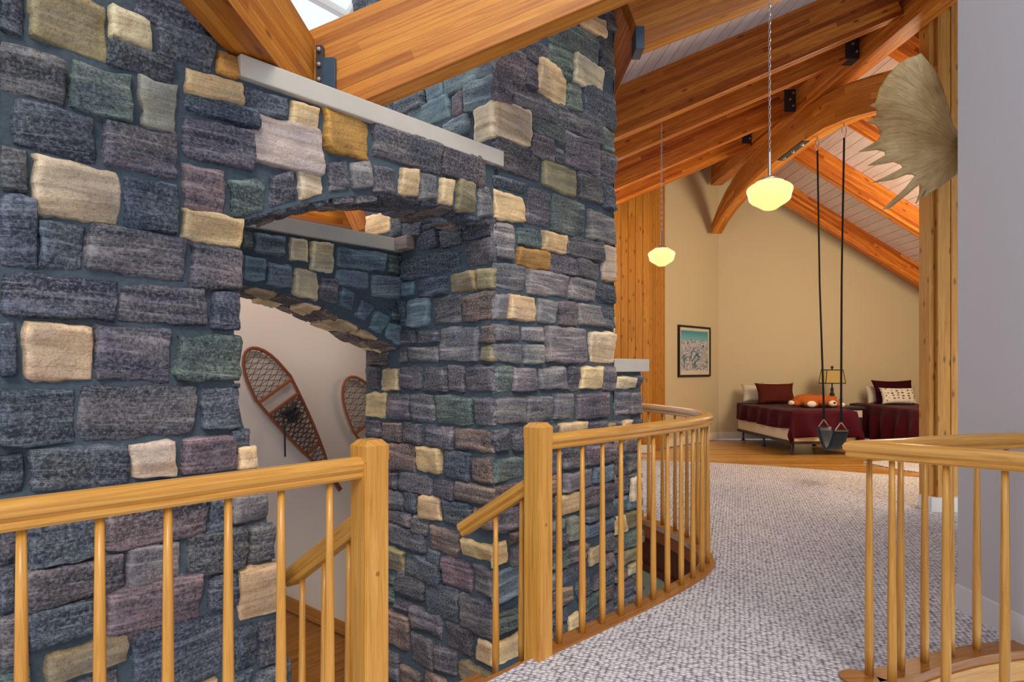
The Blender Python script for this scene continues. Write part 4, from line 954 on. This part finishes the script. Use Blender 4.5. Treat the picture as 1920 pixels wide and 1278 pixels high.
# ---------------------------------------------------------------- poster
tA = (P(1272, 0, 1).x, P(1331, 0, 1).x)
def on_angled(x, y, off=.02):
    r = (x-CX)/FPX; # intersect ray with wall line
    dd = d.normalized(); nn = Vector((dd.y, -dd.x, 0)); o0 = Vector((Lw.x, Lw.y, 0))+nn*off
    Y = o0.dot(nn)/(r*nn.x+nn.y); return Vector((r*Y, Y, H+(HY-y)/FPX*Y))
pa = on_angled(1272, 706); pb = on_angled(1331.5, 706); zt = on_angled(1301, 611).z; zb = on_angled(1301, 706).z
dd = (pb-pa); dd.z = 0; wP = dd.length; mwP = Matrix.Translation((pa.x, pa.y, zb)) @ Matrix.Rotation(math.atan2(dd.y, dd.x), 4, 'Z')
ps = empty('framed_poster', pa, 'framed blue and white ski map poster on the angled wall', 'poster')
hP = zt-zb; bm = bmesh.new()
for q in ((0, wP, 0, .035), (0, wP, hP-.035, hP), (0, .035, .035, hP-.035), (wP-.035, wP, .035, hP-.035)): add_box(bm, q[0], q[1], -.015, .02, q[2], q[3])
put(obj('frame', bm, M['leather']), ps, mwP)
put(box_obj('mat_board', M['linen'], .035, wP-.035, .0, .01, .035, hP-.035), ps, mwP)
put(box_obj('print', M['map'], .085, wP-.085, -.004, .0, .11, hP-.085), ps, mwP)

# ---------------------------------------------------------------- beds
def cloth(W_, Lb, top, drop, amp, seed, right=None):
    bm = bmesh.new(); nx, ny = 56, 84; g = []
    dl, dr, df, dh = drop
    for j in range(ny+1):
        row = []
        b_ = -df+(Lb+df+dh)*j/ny
        for i in range(nx+1):
            a = -dl+(W_+dl+dr)*i/nx
            ex_ = max(-a, a-W_, 0); ey = max(-b_, b_-Lb, 0)
            x = min(max(a, 0), W_); y = min(max(b_, 0), Lb)
            e_ = math.hypot(ex_, ey)
            wv = noise.noise(Vector((a*4.5+seed, b_*4.5, seed)))
            w2 = math.sin((b_ if ex_ >= ey else a)*17+seed+2*noise.noise(Vector((a*2, b_*2, seed))))
            out = .015+ (.10*min(1, e_/.35)) * (.5+.5*w2*amp)
            sx = -1 if a < 0 else 1; sy = -1 if b_ < 0 else 1
            if e_ > 0: x += sx*out*(ex_/e_)+0; y += sy*out*(ey/e_)
            z = top - e_*.97*(1+.40*(min(ex_, ey)/max(.01, e_))*1.2) + (.012*wv if e_ == 0 else 0) + (.03*wv*min(1, e_/.2))
            # soft edge
            d_in = min(a, W_-a, b_, Lb-b_)
            if e_ == 0 and d_in < .05: z -= .02*(1-d_in/.05)
            row.append(bm.verts.new((x, y, max(z, .03))))
        g.append(row)
    for j in range(ny):
        for i in range(nx): bm.faces.new((g[j][i], g[j][i+1], g[j+1][i+1], g[j+1][i]))
    return bm
def bed(x, y, rz, label, clabel, drops):
    e = empty('twin_bed', (x, y, 0), label, 'bed', rz=rz); mw = e.matrix_world.copy(); Wb, Lb = .98, 1.95
    put(box_obj('box_spring', M['cream'], 0, Wb, 0, Lb, .20, .40, bev=.03), e, mw)
    put(box_obj('mattress', M['linen'], 0.01, Wb-.01, .01, Lb-.01, .40, .65, bev=.05), e, mw)
    put(box_obj('bed_frame', M['steel'], -.01, Wb+.01, .0, Lb, .165, .2), e, mw)
    for lx in (.06, Wb-.06):
        for ly in (.10, 1.05, Lb-.1):
            bm = bmesh.new(); lathe(bm, [(.035, 0), (.035, .02), (.015, .04), (.018, .165)], 10, Vector((lx, ly, 0))); put(obj('leg', bm, M['steel']), e, mw)
    c = obj('bedspread', cloth(Wb, Lb, .675, drops, 1.0, x), M['velvet'], smooth=True); c.matrix_world = mw
    s_ = c.modifiers.new('s', 'SOLIDIFY'); s_.thickness = .008
    tag(c, clabel, 'bedspread'); return mw
bx1 = P(1486, 690, 9.15).x
mw1 = bed(bx1, 9.15, math.radians(3), 'left twin bed on black metal legs behind the swing', 'burgundy velvet bedspread on the left bed, hanging low at the foot', (.30, .42, .42, .0))
bx2 = 6.16
mw2 = bed(bx2, 9.2, 0.0, 'right twin bed partly behind the cedar post', 'burgundy velvet bedspread on the right bed beside the post', (.60, .60, .60, 0))
def pillow(name, c, w, h, t, tilt, rz, m, label, ear=0.0):
    bm = bmesh.new(); n = 18; top_, bot_ = [], []
    for sgn, arr in ((1, top_), (-1, bot_)):
        for j in range(n+1):
            row = []
            for i in range(n+1):
                a = -1+2*i/n; b_ = -1+2*j/n
                th = t*(max(0, 1-a**4)**.55)*(max(0, 1-b_**4)**.55)
                pin = 1-.10*(1-b_*b_)*abs(a)**2; pin2 = 1-.12*(1-a*a)*abs(b_)**2
                row.append(bm.verts.new((a*w/2*pin, sgn*th/2+.006*noise.noise(Vector((a*3, b_*3, w*9))), b_*h/2*pin2)))
            arr.append(row)
    for arr, fl in ((top_, 0), (bot_, 1)):
        for j in range(n):
            for i in range(n):
                q = (arr[j][i], arr[j][i+1], arr[j+1][i+1], arr[j+1][i]); bm.faces.new(q if not fl else tuple(reversed(q)))
    bmesh.ops.remove_doubles(bm, verts=bm.verts, dist=.0005)
    o_ = obj(name, bm, m, None, Matrix.Translation(Vector(c)) @ Matrix.Rotation(rz, 4, 'Z') @ Matrix.Rotation(-tilt, 4, 'X'), smooth=True)
    return tag(o_, label, 'pillow')
def pc(x, y, Y): return P(x, y, Y)
pillow('pillow', pc(1419, 737, 10.93), .50, .36, .14, .55, -.25, M['linen'], 'white striped pillow behind the brown one on the left bed')
pillow('pillow', pc(1461, 734, 10.95), .60, .36, .14, .35, .05, M['linen'], 'white pillow standing at the wall behind the brown pillow')
pillow('pillow', pc(1454, 737.5, 10.62), .66, .40, .16, .45, -.06, M['brownp'], 'plain brown pillow leaning on the left bed')
pillow('pillow', pc(1650, 740, 10.95), .5, .34, .12, .3, .0, M['linen'], 'pale pillow behind the plum pillow on the right bed')
pillow('pillow', pc(1676, 734, 10.75), .72, .44, .15, .38, 0, M['darkp'], 'dark plum pillow leaning on the right bed')
pillow('pillow', pc(1684, 742, 10.5), .58, .31, .13, .42, -.12, M['figures'], 'white cushion printed with little dark figures on the right bed')
# nightstand
nsx = P(1560, 0, 10.6).x
ns = empty('nightstand', (nsx+.28, 10.7, 0), 'dark nightstand between the two beds', 'nightstand')
put(box_obj('top', M['steel'], nsx, nsx+.50, 10.45, 10.95, .60, .64, bev=.008), ns); put(box_obj('body', M['steel'], nsx+.03, nsx+.47, 10.5, 10.93, .08, .60, bev=.005), ns)
put(box_obj('drawer', M['linen'], nsx+.24, nsx+.46, 10.485, 10.5, .46, .58, bev=.004), ns)
for lx in (.05, .45):
    for ly in (10.52, 10.9): put(box_obj('leg', M['steel'], nsx+lx-.02, nsx+lx+.02, ly-.02, ly+.02, 0, .08), ns)
lx = P(1558, 0, 10.7).x
tl = empty('table_lamp', (lx, 10.7, .64), 'table lamp with tan square shade on the nightstand', 'lamp')
tm = Matrix.Translation((lx+.02, 10.7, .64))
bm = bmesh.new(); lathe(bm, [(.09, 0), (.09, .02), (.03, .04), (.05, .08), (.055, .12), (.03, .17), (.045, .2), (.02, .25), (.03, .29), (.012, .33), (.010, .50), (.012, .66), (.022, .665), (.022, .69), (.004, .70)], 16)
put(obj('base', bm, M['leather'], smooth=True), tl, tm)
bm = bmesh.new(); q0 = [(-.17, -.12), (.17, -.12), (.17, .12), (-.17, .12)]
ra = [bm.verts.new((x*1.0, y, .40)) for x, y in q0]; rb = [bm.verts.new((x*.82, y*.82, .63)) for x, y in q0]
for k in range(4): bm.faces.new((ra[k], ra[(k+1) % 4], rb[(k+1) % 4], rb[k]))
so = put(obj('lamp_shade', bm, M['shade']), tl, tm); md = so.modifiers.new('s', 'SOLIDIFY'); md.thickness = .006
bm = bmesh.new()
for zz, kk in ((.40, 1.0), (.63, .82)):
    tube(bm, [(x*kk, y*kk, zz) for x, y in q0]+[(q0[0][0]*kk, q0[0][1]*kk, zz)], .009, 6)
for x, y in q0: tube(bm, [(x, y, .40), (x*.82, y*.82, .63)], .007, 6)
put(obj('shade_frame', bm, M['leather']), tl, tm)
bm = bmesh.new(); lathe(bm, [(.035, 0), (.035, .12), (.014, .15), (.014, .18), (.017, .18), (.017, .20)], 12)
tag(obj('bottle', bm, M['glassb'], None, Matrix.Translation((P(1577, 0, 10.6).x, 10.6, .64)), smooth=True), 'small clear bottle standing on the nightstand', 'bottle')
# bear
be = P(1528, 0, 9.75)
bear = empty('teddy_bear', (be.x, 9.75, .68), 'orange plush bear lying flat on the left bed with white muzzle', 'plush toy')
bm = bmesh.new(); s_ = 1.0
for c, r in (((-.10, .05, .10), (.24, .15, .11)), ((.10, .02, .10), (.16, .13, .10)), ((.22, -.02, .09), (.12, .11, .095)), ((-.30, .0, .06), (.08, .06, .05)), ((-.12, -.12, .05), (.12, .07, .05)), ((.16, .05, .18), (.035, .03, .035)), ((.32, .02, .15), (.035, .03, .035)), ((.33, -.02, .05), (.08, .06, .05))):
    ball(bm, c, r, 14)
bo = put(obj('body', bm, M['bear'], smooth=True), bear, Matrix.Translation(bear.location)); rm = bo.modifiers.new('r', 'REMESH'); rm.mode = 'VOXEL'; rm.voxel_size = .014; rm.use_smooth_shade = True
for nm, c, r, m_ in (('muzzle', (.22, -.12, .065), (.065, .05, .05), 'bearw'), ('nose', (.225, -.17, .08), (.022, .012, .014), 'leather'), ('paw', (-.14, -.18, .06), (.075, .03, .05), 'bearw'), ('paw', (-.38, -.01, .07), (.045, .05, .04), 'bearw'), ('paw', (.40, -.03, .04), (.06, .05, .04), 'bearw')):
    bm = bmesh.new(); ball(bm, c, r, 14); put(obj(nm, bm, M[m_], smooth=True), bear, Matrix.Translation(bear.location))

# ---------------------------------------------------------------- swing
sw = empty('swing', (RX, 7.03, .35), 'belt swing with black ropes hanging from the curved rib', 'swing')
ends = []
for Y, Yb, zt_ in ((7.33, 7.22, 4.06), (6.74, 6.84, 3.99)):
    bm = bmesh.new(); tube(bm, [(RX, Y, zt_-.16), (RX+.0, (Y+Yb)/2, 2.3), (RX+.02, Yb, .86), (RX+.02, Yb, .70)], [.011, .011, .012, .02], 8); put(obj('rope', bm, M['black']), sw)
    bm = bmesh.new(); tube(bm, [(RX, Y, zt_+.02), (RX, Y, zt_-.04)], .01, 6); tube(bm, [(RX-.02, Y, zt_-.04), (RX-.025, Y, zt_-.1), (RX, Y, zt_-.18), (RX+.025, Y, zt_-.1), (RX+.02, Y, zt_-.04)], .006, 6); put(obj('carabiner', bm, M['bolt']), sw)
    bm = bmesh.new(); c = Vector((RX+.02, Yb, .70)); tube(bm, [c, c+Vector((-.07, 0, -.10)), c+Vector((.07, 0, -.10)), c], .007, 6); put(obj('ring', bm, M['bolt']), sw)
    ends.append(Yb)
bm = bmesh.new(); n = 16; gr = []
for i in range(n+1):
    t = i/n; y = ends[0]+(ends[1]-ends[0])*t; k = 2*t-1; z = .37+.24*abs(k)**1.8; yy = y
    gr.append([bm.verts.new((RX+.02+dx, yy, z)) for dx in (-.085, -.045, 0, .045, .085)])
for i in range(n):
    for j in range(4): bm.faces.new((gr[i][j], gr[i][j+1], gr[i+1][j+1], gr[i+1][j]))
so = put(obj('seat', bm, M['rubber'], smooth=True), sw); md = so.modifiers.new('s', 'SOLIDIFY'); md.thickness = .014; md.offset = 0
